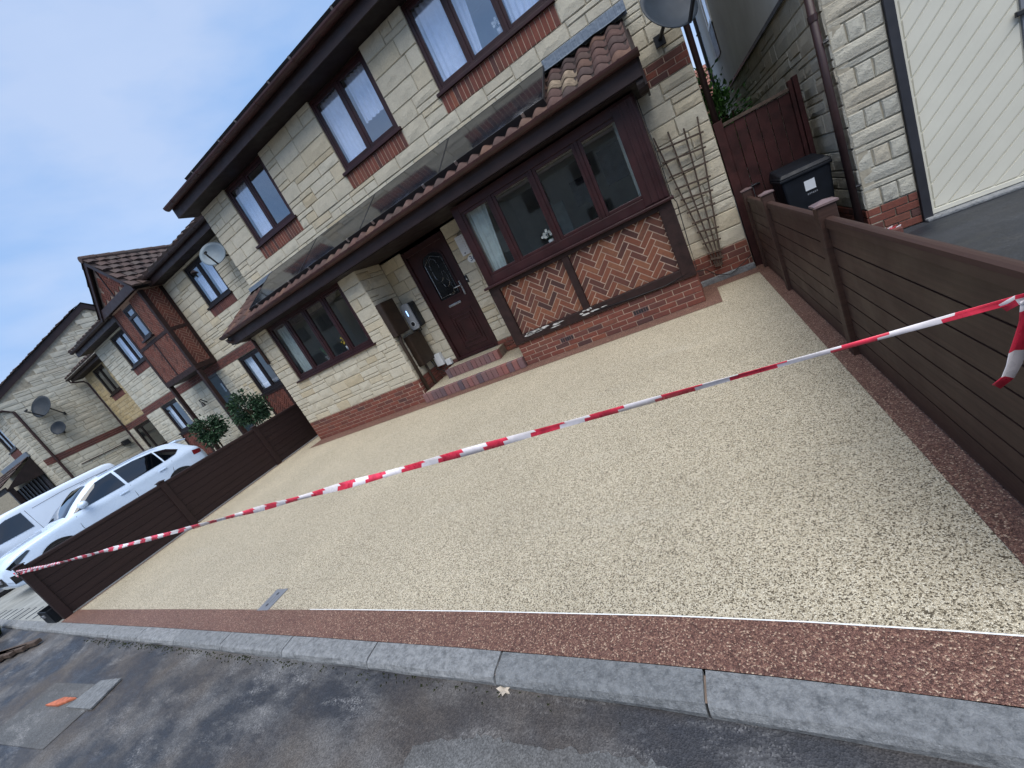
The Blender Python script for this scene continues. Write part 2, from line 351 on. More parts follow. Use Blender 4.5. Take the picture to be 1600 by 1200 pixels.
class MB:
    def __init__(s): s.v = []; s.f = []; s.mi = []; s.cur = 0
    def add(s, vs, fs):
        b = len(s.v); s.v += [Vector(x) for x in vs]
        for f in fs: s.f.append([b + i for i in f]); s.mi.append(s.cur)
        return s
    def box(s, x0, x1, y0, y1, z0, z1):
        v = [(x0, y0, z0), (x1, y0, z0), (x1, y1, z0), (x0, y1, z0), (x0, y0, z1), (x1, y0, z1), (x1, y1, z1), (x0, y1, z1)]
        return s.add(v, [(0, 3, 2, 1), (4, 5, 6, 7), (0, 1, 5, 4), (1, 2, 6, 5), (2, 3, 7, 6), (3, 0, 4, 7)])
    def obox(s, c, size, mat3):
        hx, hy, hz = [k / 2 for k in size]; c = Vector(c)
        v = [c + mat3 @ Vector((sx * hx, sy * hy, sz * hz)) for sz in (-1, 1) for sx, sy in ((-1, -1), (1, -1), (1, 1), (-1, 1))]
        return s.add(v, [(0, 3, 2, 1), (4, 5, 6, 7), (0, 1, 5, 4), (1, 2, 6, 5), (2, 3, 7, 6), (3, 0, 4, 7)])
    def bar(s, a, b, wd, th, up=(0, 0, 1)):
        a = Vector(a); b = Vector(b); d = (b - a); L = d.length; d.normalize()
        u = Vector(up); sx = d.cross(u)
        if sx.length < 1e-4: sx = d.cross(Vector((1, 0, 0)))
        sx.normalize(); u = sx.cross(d)
        m = Matrix((sx, d, u)).transposed()
        return s.obox((a + b) / 2, (wd, L, th), m)
    def tube(s, pts, r, n=10, cap=True, radii=None):
        pts = [Vector(p) for p in pts]; rings = []
        for i, p in enumerate(pts):
            d = (pts[min(i + 1, len(pts) - 1)] - pts[max(i - 1, 0)]).normalized()
            u = Vector((0, 0, 1)) if abs(d.z) < 0.95 else Vector((1, 0, 0))
            a = d.cross(u).normalized(); b = a.cross(d)
            rr = radii[i] if radii else r
            rings.append([p + a * (rr * math.cos(2 * math.pi * k / n)) + b * (rr * math.sin(2 * math.pi * k / n)) for k in range(n)])
        base = len(s.v)
        for rg in rings: s.v += rg
        for i in range(len(pts) - 1):
            for k in range(n):
                s.f.append([base + i * n + k, base + i * n + (k + 1) % n, base + (i + 1) * n + (k + 1) % n, base + (i + 1) * n + k][::-1]); s.mi.append(s.cur)
        if cap:
            s.f.append([base + k for k in range(n)]); s.mi.append(s.cur)
            s.f.append([base + (len(pts) - 1) * n + k for k in range(n)][::-1]); s.mi.append(s.cur)
        return s
    def prism_xz(s, poly, yf, yb):            # polygon in x,z (counter-clockwise seen from -y), front yf
        n = len(poly)
        v = [(x, yf, z) for x, z in poly] + [(x, yb, z) for x, z in poly]
        fs = [tuple(range(n)), tuple(range(2 * n - 1, n - 1, -1))]
        fs += [(i, n + i, n + (i + 1) % n, (i + 1) % n) for i in range(n)]
        return s.add(v, fs)
    def prism_xy(s, poly, z0, z1):
        n = len(poly)
        v = [(x, y, z1) for x, y in poly] + [(x, y, z0) for x, y in poly]
        fs = [tuple(range(n)), tuple(range(2 * n - 1, n - 1, -1))]
        fs += [(i, n + i, n + (i + 1) % n, (i + 1) % n) for i in range(n)]
        return s.add(v, fs)
    def prism_yz(s, poly, x0, x1):
        n = len(poly)
        v = [(x1, y, z) for y, z in poly] + [(x0, y, z) for y, z in poly]
        fs = [tuple(range(n)), tuple(range(2 * n - 1, n - 1, -1))]
        fs += [(i, n + i, n + (i + 1) % n, (i + 1) % n) for i in range(n)]
        return s.add(v, fs)
    def build(s, name, mat, parent=None, origin=None, bevel=0.0, smooth=False, subsurf=0):
        if origin is None:
            if parent is not None: origin = W[parent]
            else:
                xs = [p.x for p in s.v]; ys = [p.y for p in s.v]; zs = [p.z for p in s.v]
                origin = Vector(((min(xs) + max(xs)) / 2, (min(ys) + max(ys)) / 2, min(zs)))
        origin = Vector(origin)
        me = bpy.data.meshes.new(name)
        me.from_pydata([tuple(p - origin) for p in s.v], [], s.f); me.validate()
        mats = mat if isinstance(mat, (list, tuple)) else [mat]
        for k in mats: me.materials.append(m_(k))
        if len(mats) > 1:
            for p, i in zip(me.polygons, s.mi): p.material_index = i
        bm = bmesh.new(); bm.from_mesh(me); bmesh.ops.recalc_face_normals(bm, faces=bm.faces); bm.to_mesh(me); bm.free()
        if smooth:
            for p in me.polygons: p.use_smooth = True
        o = place(name, me, parent, origin)
        if bevel:
            b = o.modifiers.new('bevel', 'BEVEL'); b.width = bevel; b.segments = 2; b.limit_method = 'ANGLE'; b.angle_limit = R(50)
        if subsurf:
            q = o.modifiers.new('sub', 'SUBSURF'); q.levels = subsurf; q.render_levels = subsurf
        return o

def clip_poly(poly, x0, x1, z0, z1):
    def cut(P, ins, inter):
        o = []
        for i in range(len(P)):
            a, b = P[i - 1], P[i]
            if ins(b):
                if not ins(a): o.append(inter(a, b))
                o.append(b)
            elif ins(a): o.append(inter(a, b))
        return o
    def ix(a, b, x): t = (x - a[0]) / (b[0] - a[0]); return (x, a[1] + t * (b[1] - a[1]))
    def iz(a, b, z): t = (z - a[1]) / (b[1] - a[1]); return (a[0] + t * (b[0] - a[0]), z)
    for ins, it in ((lambda p: p[0] >= x0, lambda a, b: ix(a, b, x0)), (lambda p: p[0] <= x1, lambda a, b: ix(a, b, x1)),
                    (lambda p: p[1] >= z0, lambda a, b: iz(a, b, z0)), (lambda p: p[1] <= z1, lambda a, b: iz(a, b, z1))):
        if len(poly) < 3: return []
        poly = cut(poly, ins, it)
    return poly
def area(P): return 0.5 * sum(P[i - 1][0] * P[i][1] - P[i][0] * P[i - 1][1] for i in range(len(P)))
def inset(P, d):
    cx = sum(p[0] for p in P) / len(P); cz = sum(p[1] for p in P) / len(P)
    o = []
    for x, z in P:
        L = math.hypot(x - cx, z - cz) or 1
        o.append((cx + (x - cx) * max(0.2, 1 - d / L), cz + (z - cz) * max(0.2, 1 - d / L)))
    return o

# ------------------------------------------------------------------ masonry
_cache = {}
def stone_mesh(wd, ht, variant, mat):
    wd = max(0.05, round(wd / 0.03) * 0.03); ht = round(ht / 0.015) * 0.015
    key = ('s', wd, ht, variant, mat)
    if key in _cache: return _cache[key], wd, ht
    r = random.Random(hash((round(wd * 1000), round(ht * 1000), variant)) & 0xffff)
    c = 0.009
    nx = 3 if wd > 0.3 else 2
    xs = [-wd / 2, -wd / 2 + c] + [-wd / 2 + wd * (k / nx) + r.uniform(-.02, .02) for k in range(1, nx)] + [wd / 2 - c, wd / 2]
    zs = [-ht / 2, -ht / 2 + c] + ([r.uniform(-.02, .02)] if ht > 0.12 else []) + [ht / 2 - c, ht / 2]
    v = []; f = []
    NX, NZ = len(xs), len(zs)
    for j, z in enumerate(zs):
        for i, x in enumerate(xs):
            edge = i in (0, NX - 1) or j in (0, NZ - 1)
            ring = i in (1, NX - 2) or j in (1, NZ - 2)
            y = 0.008 + r.uniform(-.002, .002) if edge else (-r.uniform(0.0, 0.006) if ring else -r.uniform(0.004, 0.017))
            v.append((x + (r.uniform(-.004, .004) if edge else 0), y, z + (r.uniform(-.003, .003) if edge else 0)))
    for j in range(NZ - 1):
        for i in range(NX - 1):
            f.append((j * NX + i, j * NX + i + 1, (j + 1) * NX + i + 1, (j + 1) * NX + i))
    loop = [i for i in range(NX)] + [j * NX + NX - 1 for j in range(1, NZ)] + [(NZ - 1) * NX + i for i in range(NX - 2, -1, -1)] + [j * NX for j in range(NZ - 2, 0, -1)]
    b = len(v)
    for k in loop: v.append((v[k][0], 0.045, v[k][2]))
    n = len(loop)
    for k in range(n): f.append((loop[k], b + k, b + (k + 1) % n, loop[(k + 1) % n]))
    me = bpy.data.meshes.new('stone'); me.from_pydata(v, [], f); me.materials.append(m_(mat))
    _cache[key] = me
    return me, wd, ht

def courses(u0, u1, z0, z1, openings, seed, hmax=0.235, lmin=0.30, lmax=0.66, split=0.40):
    """squared random rubble: list of (u, z, w, h) block rectangles round the openings"""
    r = random.Random(seed)
    br = sorted({z0, z1} | {z for o in openings for z in (o[2], o[3]) if z0 < z < z1})
    res = []
    for a, b in zip(br, br[1:]):
        n = max(1, round((b - a) / hmax)); h = (b - a) / n
        for k in range(n):
            za = a + k * h; zb = za + h; zm = (za + zb) / 2
            cuts = sorted([(max(u0, o[0]), min(u1, o[1])) for o in openings if o[2] < zm < o[3] and o[1] > u0 and o[0] < u1])
            free = []; s = u0
            for ca, cb in cuts:
                if ca > s: free.append((s, ca))
                s = max(s, cb)
            if s < u1: free.append((s, u1))
            for fa, fb in free:
                u = fa
                while fb - u > 1e-4:
                    L = r.uniform(lmin, lmax)
                    if fb - u - L < lmin * 0.75: L = fb - u
                    if L > lmax * 1.25: L = L / 2
                    if h > 0.15 and r.random() < split:
                        t = r.choice((0.36, 0.64))
                        lo, hi = (za, za + h * t), (za + h * t, zb)
                        thin = lo if t < .5 else hi; thick = hi if t < .5 else lo
                        res.append((u, thin[0], L, thin[1] - thin[0]))
                        if L > 0.4 and r.random() < 0.5:
                            q = L * r.uniform(.38, .62)
                            res.append((u, thick[0], q, thick[1] - thick[0])); res.append((u + q, thick[0], L - q, thick[1] - thick[0]))
                        else: res.append((u, thick[0], L, thick[1] - thick[0]))
                    else: res.append((u, za, L, h))
                    u += L
    return res

def lay_stones(parent, rects, plane, face='-y', mat='stone', joint=0.009, joined=None, seed=1):
    r = random.Random(seed)
    mb = MB() if joined else None
    for u, z, wd, ht in rects:
        w2, h2 = wd - joint, ht - joint
        if w2 < 0.03 or h2 < 0.02: continue
        me, mw, mh = stone_mesh(w2, h2, r.randrange(3), mat)
        cu, cz = u + wd / 2, z + ht / 2
        dep = r.uniform(-0.004, 0.004)
        if joined:
            base = len(mb.v)
            for p in me.vertices:
                x, y, zz = p.co.x * w2 / mw, p.co.y + dep, p.co.z * h2 / mh
                mb.v.append(Vector((cu + x, plane + y, cz + zz)) if face == '-y' else Vector((plane - y if face == '+x' else plane + y, cu + x, cz + zz)))
            for p in me.polygons: mb.f.append([base + i for i in p.vertices]); mb.mi.append(0)
        else:
            if face == '-y': place('stone', me, parent, (cu, plane + dep, cz), 0, (w2 / mw, 1, h2 / mh))
            elif face == '-x': place('stone', me, parent, (plane + dep, cu, cz), -math.pi / 2, (w2 / mw, 1, h2 / mh))
            else: place('stone', me, parent, (plane - dep, cu, cz), math.pi / 2, (w2 / mw, 1, h2 / mh))
    if joined:
        o = mb.build(joined, mat, parent); o['kind'] = 'stuff'; return o

def backing(parent, u0, u1, z0, z1, plane, openings, mat='mortar', face='-y', th=0.10, name='wall', off=0.012):
    us = sorted({u0, u1} | {max(u0, min(u1, k)) for o in openings for k in o[:2]}); zs = sorted({z0, z1} | {max(z0, min(z1, k)) for o in openings for k in o[2:4]})
    mb = MB()
    for a, b in zip(us, us[1:]):
        run = None
        for c, d in zip(zs, zs[1:]):
            um, zm = (a + b) / 2, (c + d) / 2
            inside = any(o[0] < um < o[1] and o[2] < zm < o[3] for o in openings)
            if not inside: run = (run[0], d) if run else (c, d)
            if (inside or d == zs[-1]) and run:
                if face == '-y': mb.box(a, b, plane + off, plane + off + th, run[0], run[1])
                elif face == '+x': mb.box(plane - off - th, plane - off, a, b, run[0], run[1])
                else: mb.box(plane + off, plane + off + th, a, b, run[0], run[1])
                run = None
    return mb.build(name, mat, parent)

def brick_mesh(wd, dp, ht, mat):
    key = ('b', round(wd, 3), dp, round(ht, 3), mat)
    if key in _cache: return _cache[key]
    c = 0.004; x, z = wd / 2, ht / 2
    v = [(-x + c, 0, -z + c), (x - c, 0, -z + c), (x - c, 0, z - c), (-x + c, 0, z - c),
         (-x, c, -z), (x, c, -z), (x, c, z), (-x, c, z), (-x, dp, -z), (x, dp, -z), (x, dp, z), (-x, dp, z)]
    f = [(0, 1, 2, 3)] + [(i, 4 + i, 4 + (i + 1) % 4, (i + 1) % 4)[::1] for i in range(4)] + [(4 + i, 8 + i, 8 + (i + 1) % 4, 4 + (i + 1) % 4) for i in range(4)]
    me = bpy.data.meshes.new('brick'); me.from_pydata(v, [], f); me.materials.append(m_(mat))
    bm = bmesh.new(); bm.from_mesh(me); bmesh.ops.recalc_face_normals(bm, faces=bm.faces); bm.to_mesh(me); bm.free()
    # orientation check: first face must look towards -y
    if me.polygons[0].normal.y > 0: me.flip_normals()
    _cache[key] = me
    return me

def brick_rows(u0, u1, z0, n, plane, parent, face='-y', mat='brick', ch=0.075, skip=(), seed=3, joined=None, bw=0.225):
    r = random.Random(seed); mb = MB() if joined else None
    for k in range(n):
        za = z0 + k * ch
        u = u0 - (bw / 2 if k % 2 else 0)
        while u < u1 - 0.01:
            a, b = max(u, u0), min(u + bw, u1)
            u += bw
            if b - a < 0.04: continue
            if any(s[0] < (a + b) / 2 < s[1] and s[2] < za + ch / 2 < s[3] for s in skip): continue
            wd = b - a - 0.010; dep = r.uniform(-.002, .002)
            me = brick_mesh(wd, 0.05, ch - 0.010, mat)
            cu = (a + b) / 2
            if joined:
                if face == '-y': mb.box(a + .005, b - .005, plane + dep, plane + .05, za + .005, za + ch - .005)
                elif face == '+x': mb.box(plane - .05, plane - dep, a + .005, b - .005, za + .005, za + ch - .005)
                else: mb.box(plane + dep, plane + .05, a + .005, b - .005, za + .005, za + ch - .005)
            elif face == '-x': place('brick', me, parent, (plane + dep, cu, za + ch / 2), -math.pi / 2)
            elif face == '-y': place('brick', me, parent, (cu, plane + dep, za + ch / 2))
            else: place('brick', me, parent, (plane - dep, cu, za + ch / 2), math.pi / 2)
    if joined: o = mb.build(joined, mat, parent); o['kind'] = 'stuff'; return o

def soldiers(u0, u1, z0, z1, plane, parent, mat='brick', seed=5, joined=None):
    n = max(1, round((u1 - u0) / 0.075)); p = (u1 - u0) / n; r = random.Random(seed); mb = MB()
    me = brick_mesh(p - 0.010, 0.05, z1 - z0 - 0.008, mat)
    for k in range(n):
        dep = r.uniform(-.002, .002)
        if joined: mb.box(u0 + k * p + .005, u0 + (k + 1) * p - .005, plane + dep, plane + .05, z0 + .004, z1 - .004)
        else: place('soldier_brick', me, parent, (u0 + (k + .5) * p, plane + dep, (z0 + z1) / 2))
    if joined: o = mb.build(joined, mat, parent); o['kind'] = 'stuff'

def herringbone(u0, u1, z0, z1, plane, parent, face='-y', mat='brick_herring', joined=None, seed=9, L=0.225, H=0.075):
    r = random.Random(seed); s = math.sqrt(.5); mb = MB()
    N = int((u1 - u0 + z1 - z0) / H) + 6
    for i in range(-N, N):
        for j in range(-N, N):
            # standard 3:1 herringbone in lattice coordinates, turned by 45 degrees
            recs = []
            if (i - j) % 6 == 0: recs.append((i, j, 3, 1))
            if (i - j) % 6 == 5: recs.append((i, j, 1, 3))
            for a, b, wa, hb in recs:
                g = 0.0055
                P = [(a * H + g, b * H + g), ((a + wa) * H - g, b * H + g), ((a + wa) * H - g, (b + hb) * H - g), (a * H + g, (b + hb) * H - g)]
                Q = [(u0 + (x - z) * s, z0 + (x + z) * s) for x, z in P]
                Q = clip_poly(Q, u0, u1, z0, z1)
                if len(Q) < 3 or abs(area(Q)) < 0.0006: continue
                if area(Q) < 0: Q = Q[::-1]
                d = r.uniform(-.002, .002)
                cu = sum(p[0] for p in Q) / len(Q); cz = sum(p[1] for p in Q) / len(Q)
                m2 = mb if joined else MB()
                I = inset(Q, 0.006); n = len(Q)
                if face == '-y':
                    v = [(x, plane + d, z) for x, z in I] + [(x, plane + d + .004, z) for x, z in Q] + [(x, plane + .04, z) for x, z in Q]
                else:
                    v = [(plane - d, x, z) for x, z in I] + [(plane - d - .004, x, z) for x, z in Q] + [(plane - .04, x, z) for x, z in Q]
                fs = [tuple(range(n))] + [(k, n + k, n + (k + 1) % n, (k + 1) % n) for k in range(n)] + [(n + k, 2 * n + k, 2 * n + (k + 1) % n, n + (k + 1) % n) for k in range(n)]
                m2.add(v, fs)
                if not joined: m2.build('herringbone_brick', mat, parent, origin=(cu, plane, cz))
    if joined and mb.f: o = mb.build(joined, mat, parent); o['kind'] = 'stuff'

# ------------------------------------------------------------------ windows
def curtain_mesh(mb, x0, x1, z0, z1, y, amp=0.018, pitch=0.09, gather=0.0):
    n = max(6, int((x1 - x0) / pitch * 6)); vs = []; fs = []
    for k in range(n + 1):
        t = k / n; x = x0 + (x1 - x0) * t
        yy = y + amp * math.sin(t * (x1 - x0) / pitch * 2 * math.pi) + amp * .4 * math.sin(t * 31)
        vs += [(x0 + (x - x0) * (1 - gather), yy, z0), (x, yy, z1)]
    fs = [(2 * k, 2 * k + 2, 2 * k + 3, 2 * k + 1) for k in range(n)]
    mb.add(vs, fs)

def window(parent, x0, x1, z0, z1, y, splits, mat='upvc', glass='glass', sill=True, curtains=(), room=1.6, fw=0.055, sw=0.045, name='window', rmat='room', sill_drop=0.05, e=.25):
    """x0..z1 outer frame; splits = mullion centre x list; panes are sub-parts"""
    fr = MB()
    fr.box(x0, x0 + fw, y, y + .07, z0, z1).box(x1 - fw, x1, y, y + .07, z0, z1)
    fr.box(x0 + fw, x1 - fw, y, y + .07, z0, z0 + fw).box(x0 + fw, x1 - fw, y, y + .07, z1 - fw, z1)
    wdw = fr.build(name, mat, parent, bevel=0.006)
    edges = [x0 + fw] + [k for s in splits for k in (s - .022, s + .022)] + [x1 - fw]
    for s in splits: MB().box(s - .022, s + .022, y + .002, y + .068, z0 + fw - .002, z1 - fw + .002).build('mullion', mat, wdw, bevel=0.004)
    for k in range(0, len(edges), 2):
        a, b = edges[k], edges[k + 1]; c, d = z0 + fw, z1 - fw
        sh = MB(); yy = y + .010
        sh.box(a, a + sw, yy, yy + .05, c, d).box(b - sw, b, yy, yy + .05, c, d)
        sh.box(a + sw, b - sw, yy, yy + .05, c, c + sw).box(a + sw, b - sw, yy, yy + .05, d - sw, d)
        sh.build('sash', mat, wdw, bevel=0.007)
        MB().box(a + sw - .004, b - sw + .004, y + .030, y + .036, c + sw - .004, d - sw + .004).build('pane', glass, wdw)
    if sill: MB().box(x0 - .05, x1 + .05, y - .075, y + .06, z0 - sill_drop, z0 - .001).build('sill', mat, wdw, bevel=0.006)
    for (a, b, c, d, cm, g) in curtains:
        mb = MB(); curtain_mesh(mb, a, b, c, d, y + .13, gather=g); mb.build('curtain', cm, wdw, smooth=True)
    if room:
        mb = MB(); Y0, Y1 = y + .075, y + .075 + room
        X0, X1, Z0, Z1 = x0 - e, x1 + e, z0 - (.6 if e > 0 else .02), z1 + (.12 if e > 0 else 0)
        mb.add([(X0, Y0, Z0), (X1, Y0, Z0), (X1, Y1, Z0), (X0, Y1, Z0), (X0, Y0, Z1), (X1, Y0, Z1), (X1, Y1, Z1), (X0, Y1, Z1)],
               [(0, 1, 2, 3), (7, 6, 5, 4), (3, 2, 6, 7), (0, 3, 7, 4), (1, 5, 6, 2)])
        me_o = mb.build('room_lining', rmat, wdw)
    return wdw

# ================================================================== SETTING
def structure(o): o['kind'] = 'structure'; return o
def interp(pts, x):
    if x <= pts[0][0]: a, b = pts[0], pts[1]
    elif x >= pts[-1][0]: a, b = pts[-2], pts[-1]
    else:
        for a, b in zip(pts, pts[1:]):
            if a[0] <= x <= b[0]: break
    t = (x - a[0]) / (b[0] - a[0])
    return a[1] + t * (b[1] - a[1])
KB = [(-60, 2.3), (-20, 1.52), (-8.9, 1.265), (-5.5, 1.187), (-2.82, 1.115), (-1.6, 1.075), (-.53, 1.03), (-.05, 0.998), (.355, .962), (.9, .90), (1.6, .80), (3, .56), (6, 0.0), (30, -4.5)]
def yk(x): return interp(KB, x)
RZ = -0.05
def strip(name, mat, xs, lo, hi, z, parent=None):
    mb = MB(); vs = []
    for x in xs: vs += [(x, lo(x), z), (x, hi(x), z)]
    mb.add(vs, [(2 * k, 2 * k + 2, 2 * k + 3, 2 * k + 1) for k in range(len(xs) - 1)])
    return mb.build(name, mat, parent)
frange = lambda a, b, n: [a + (b - a) * k / n for k in range(n + 1)]

g = MB(); g.add([(-600, -600, -.14), (600, -600, -.14), (600, 900, -.14), (-600, 900, -.14)], [(0, 1, 2, 3)])
structure(g.build('ground', 'ground_far', origin=(0, 0, -.14)))
structure(strip('road', 'asphalt', frange(-60, 30, 90), lambda x: -7.0 + (yk(x) - 1.0) * .6, lambda x: yk(x) - .05, RZ))
structure(strip('road_patch', 'asphalt_patch', frange(-6.75, -5.3, 6), lambda x: 0.10 + (x + 6.75) * .08, lambda x: .62 + (x + 6.75) * .05, RZ + .004))
structure(strip('opposite_pavement', 'paver', frange(-60, 30, 20), lambda x: -9.2 + (yk(x) - 1.0) * .6, lambda x: -7.0 + (yk(x) - 1.0) * .6, RZ + .06))

def worn_patch(P, seed):
    r = random.Random(seed); Q = []
    for a, b in zip(P, P[1:] + P[:1]):
        for k in range(9):
            t = k / 9; Q.append((a[0] + (b[0] - a[0]) * t + r.gauss(0, .008), a[1] + (b[1] - a[1]) * t + r.gauss(0, .008)))
    mb = MB(); mb.add([(x, y, RZ + .003) for x, y in Q], [tuple(range(len(Q)))])
    structure(mb.build('road_worn_patch', 'asphalt_patch'))
worn_patch([(-1.62, .40), (-1.66, .67), (-1.48, .715), (-1.30, .75), (-1.08, .735), (-.89, .75), (-.744, .752), (-.55, .74), (-.36, .70), (-.2, .40)], 1)

# driveway: resin sheet, red-brown border sheets, white trim
HW = 5.48
drive = structure(strip('driveway', 'resin_beige', frange(-9.2, .72, 60), lambda x: yk(x) + .15, lambda x: 6.6, 0.0))
structure(strip('border_front', 'resin_red', frange(-9.17, .72, 60), lambda x: yk(x) + .002, lambda x: yk(x) + .205, .004))
b = MB()
b.add([(-8.49, HW, .004), (.06, HW, .004), (.06, 5.9, .004), (-8.49, 5.9, .004)], [(0, 1, 2, 3)])
b.add([(-.3, 5.9, .004), (.06, 5.9, .004), (.06, 6.6, .004), (-.3, 6.6, .004)], [(0, 1, 2, 3)])
b.add([(.06, 6.24, .004), (.575, 6.24, .004), (.575, 6.6, .004), (.06, 6.6, .004)], [(0, 1, 2, 3)])
b.add([(.575, 1.12, .004), (.72, 1.12, .004), (.72, 6.6, .004), (.575, 6.6, .004)], [(0, 1, 2, 3)])
structure(b.build('border_house', 'resin_red'))
structure(strip('edge_trim', 'trim_white', frange(-3.2, .575, 30), lambda x: yk(x) + .203, lambda x: yk(x) + .2085, .006))
structure(strip('edge_trim_left', 'resin_red', [-9.16, -9.10], lambda x: 1.47, lambda x: 6.3, .004))
b = MB()
kb = structure(strip('kerb', 'mortar_dark', frange(-40, 12, 60), lambda x: yk(x) - .10, lambda x: yk(x) - .008, -.012))
def kerbstone(xa, xb):
    mb = MB(); prof = [(-.125, -.06), (-.125, -.030), (-.112, -.006), (-.094, .0015), (0.0, .003), (0.0, -.06)]
    vs = []; n = len(prof); S = 4
    for k in range(S + 1):
        x = xa + (xb - xa) * k / S
        for dy, z in prof:
            chip = rnd.uniform(-.004, .004) if dy < -.1 else 0
            vs.append((x, yk(x) + dy + chip, z + (rnd.uniform(-.002, .001) if z > -.05 else 0)))
    fs = [(k * n + i, k * n + (i + 1) % n, (k + 1) * n + (i + 1) % n, (k + 1) * n + i) for k in range(S) for i in range(n)]
    fs += [tuple(range(n)), tuple(S * n + i for i in range(n))]
    mb.add(vs, fs); mb.build('kerbstone', 'kerb', kb)
x = -.42
while x < 3: kerbstone(x + .005, x + .90); x += .905
x = -.42
while x > -25: kerbstone(x - .90, x - .005); x -= .905

# neighbours' drives
structure(strip('left_driveway', 'paver', frange(-23, -9.2, 14), lambda x: yk(x) - .01, lambda x: 8.5, -.006))
structure(strip('right_driveway', 'asphalt_drive', frange(.72, 9, 10), lambda x: yk(x) - .01, lambda x: 15, -.004))
b = MB()
for k in range(11):
    xx_ = -9.75 - k * .46
    b.box(xx_ - .03, xx_ + .03, 1.36, 1.60, -.006, -.001)
structure(b.build('paving_joint', 'black_plastic'))
# drain cover set in the resin
dc = MB(); pr = [(-.10, -.10), (.10, -.10), (.10, .10), (-.10, .10)]
dcx, dcy = -3.88, 1.445
o = MB().box(dcx - .085, dcx + .085, dcy - .105, dcy + .105, 0, .006).build('drain_cover', 'grey_plastic', bevel=.002)
tag(o, 'small grey rectangular access cover set in the beige driveway', 'drain cover')
for sy in (-.055, .055): MB().tube([(dcx, dcy + sy, .004), (dcx, dcy + sy, .0075)], .014, 10).build('keyhole', 'black_plastic', o)
for sx in (-.045, 0, .045): MB().box(dcx + sx - .006, dcx + sx + .006, dcy - .035, dcy + .035, .006, .0085).build('rib', 'grey_plastic', o)

# bits lying on the road
def slab():
    o = empty('road_slab', (-5.45, .58, RZ), 'thin pale grey slab lying on the asphalt beside the orange piece', 'slab')
    P = [(-5.72, .47), (-5.2, .50), (-5.26, .74), (-5.62, .70)]
    MB().prism_xy(P, RZ + .004, RZ + .022).build('slab_piece', 'kerb', o, bevel=.003)
slab()
o = MB().prism_xy([(-6.22, .44), (-5.95, .46), (-5.72, .545), (-5.98, .53)], RZ + .005, RZ + .03).build('orange_fragment', 'orange_piece', bevel=.006)
tag(o, 'pointed orange fragment lying on the grey road patch', 'debris')
lf = MB(); lx, ly = -1.28, .925
pts = []
for k in range(14):
    a = 2 * math.pi * k / 14; rr = .042 if k % 2 else .022
    pts.append((lx + rr * math.cos(a), ly + rr * .8 * math.sin(a), RZ + .006 + .008 * math.sin(k * 1.3)))
lf.add([(lx, ly, RZ + .004)] + pts, [(0, 1 + k, 1 + (k + 1) % 14) for k in range(14)])
lfo = lf.build('fallen_leaf', 'dead_leaf'); tag(lfo, 'curled pale dead leaf on the road by the kerb', 'leaf')
MB().tube([(lx - .02, ly + .01, RZ + .006), (lx - .06, ly + .035, RZ + .012), (lx - .075, ly + .05, RZ + .006)], .002, 5).build('stalk', 'dead_leaf', lfo)

# ================================================================== MAIN HOUSE
YW, YB, YG = 6.57, 5.75, 5.85
house = empty('stone_house', (-4.0, YW, 0), 'cream stone house with brown windows, tiled lean-to and front bay', 'house')
UW = [(-7.61, -6.30, 4.20, 5.375), (-4.75, -3.42, 4.20, 5.375), (-2.54, -.66, 4.20, 5.375)]
SOL = [(a - .02, b + .02, 3.905, 4.15) for a, b, c, d in UW]
ops = [(a, b, c - .05, d + .02) for a, b, c, d in UW]
opS = ops + SOL
backing(house, -8.55, .58, 2.55, 5.42, YW, ops, name='wall')
lay_stones(house, courses(-8.55, .58, 3.50, 5.40, opS, 21), YW, seed=4)
for i, (a, b, c, d) in enumerate(SOL):
    soldiers(a, b, c, d, YW - .004, house, seed=i)
    MB().box(a, b, YW + .003, YW + .03, c, d).build('mortar_bed', 'mortar_pale', house)
# strip right of the bay, with brick band and plinth
backing(house, -.30, .58, 0, 2.55, YW, [], name='wall')
lay_stones(house, courses(-.14, .58, .42, 2.68, [], 5, .226, .22, .46), YW, seed=7)
lay_stones(house, courses(-.02, .58, 2.92, 3.50, [], 6, .2, .2, .4), YW, seed=8)
brick_rows(-.14, .58, 2.685, 3, YW - .006, house, seed=2, ch=.078)
brick_rows(-.14, .58, .08, 4, YW - .012, house, seed=6, ch=.085)
MB().box(-.14, .579, YW - .005, YW + .02, .085, .42).build('mortar_bed', 'mortar_pale', house)
MB().box(-.14, .579, YW + .001, YW + .02, 2.685, 2.919).build('mortar_bed', 'mortar_pale', house)
MB().box(-.14, .585, YW - .05, YW + .02, 0, .085).build('footing', 'kerb', house, bevel=.01)
# porch back wall with door opening
dops = [(-4.58, -3.59, .0, 2.58)]
backing(house, -5.12, -2.75, 0, 2.66, YW, [(-4.58, -3.59, -.1, 2.58)], name='wall')
lay_stones(house, courses(-5.10, -2.80, .42, 2.62, [(-4.58, -3.59, -.1, 2.7)], 31, .22, .2, .45), YW, seed=11)
brick_rows(-5.10, -2.80, .12, 4, YW - .004, house, skip=[(-4.6, -3.57, 0, 1)], seed=9)
# wing front + return
wo = [(-7.97, -5.57, 1.40, 2.71)]
backing(house, -8.5, -5.10, 0, 2.70, YG, wo, name='wall')
lay_stones(house, courses(-8.5, -5.10, .45, 2.66, wo, 41, .21, .2, .5, .5), YG, seed=12)
brick_rows(-8.5, -5.10, 0, 6, YG - .006, house, seed=13)
MB().box(-8.498, -5.104, YG + .001, YG + .03, 0, .45).build('mortar_bed', 'mortar_pale', house)
backing(house, YG + .10, YW, 0, 2.70, -5.10, [], face='+x', name='wall')
lay_stones(house, courses(YG, YW, .45, 2.66, [], 43, .21, .2, .4), -5.10, '+x', seed=14)
brick_rows(YG, YW, 0, 6, -5.094, house, '+x', seed=15)
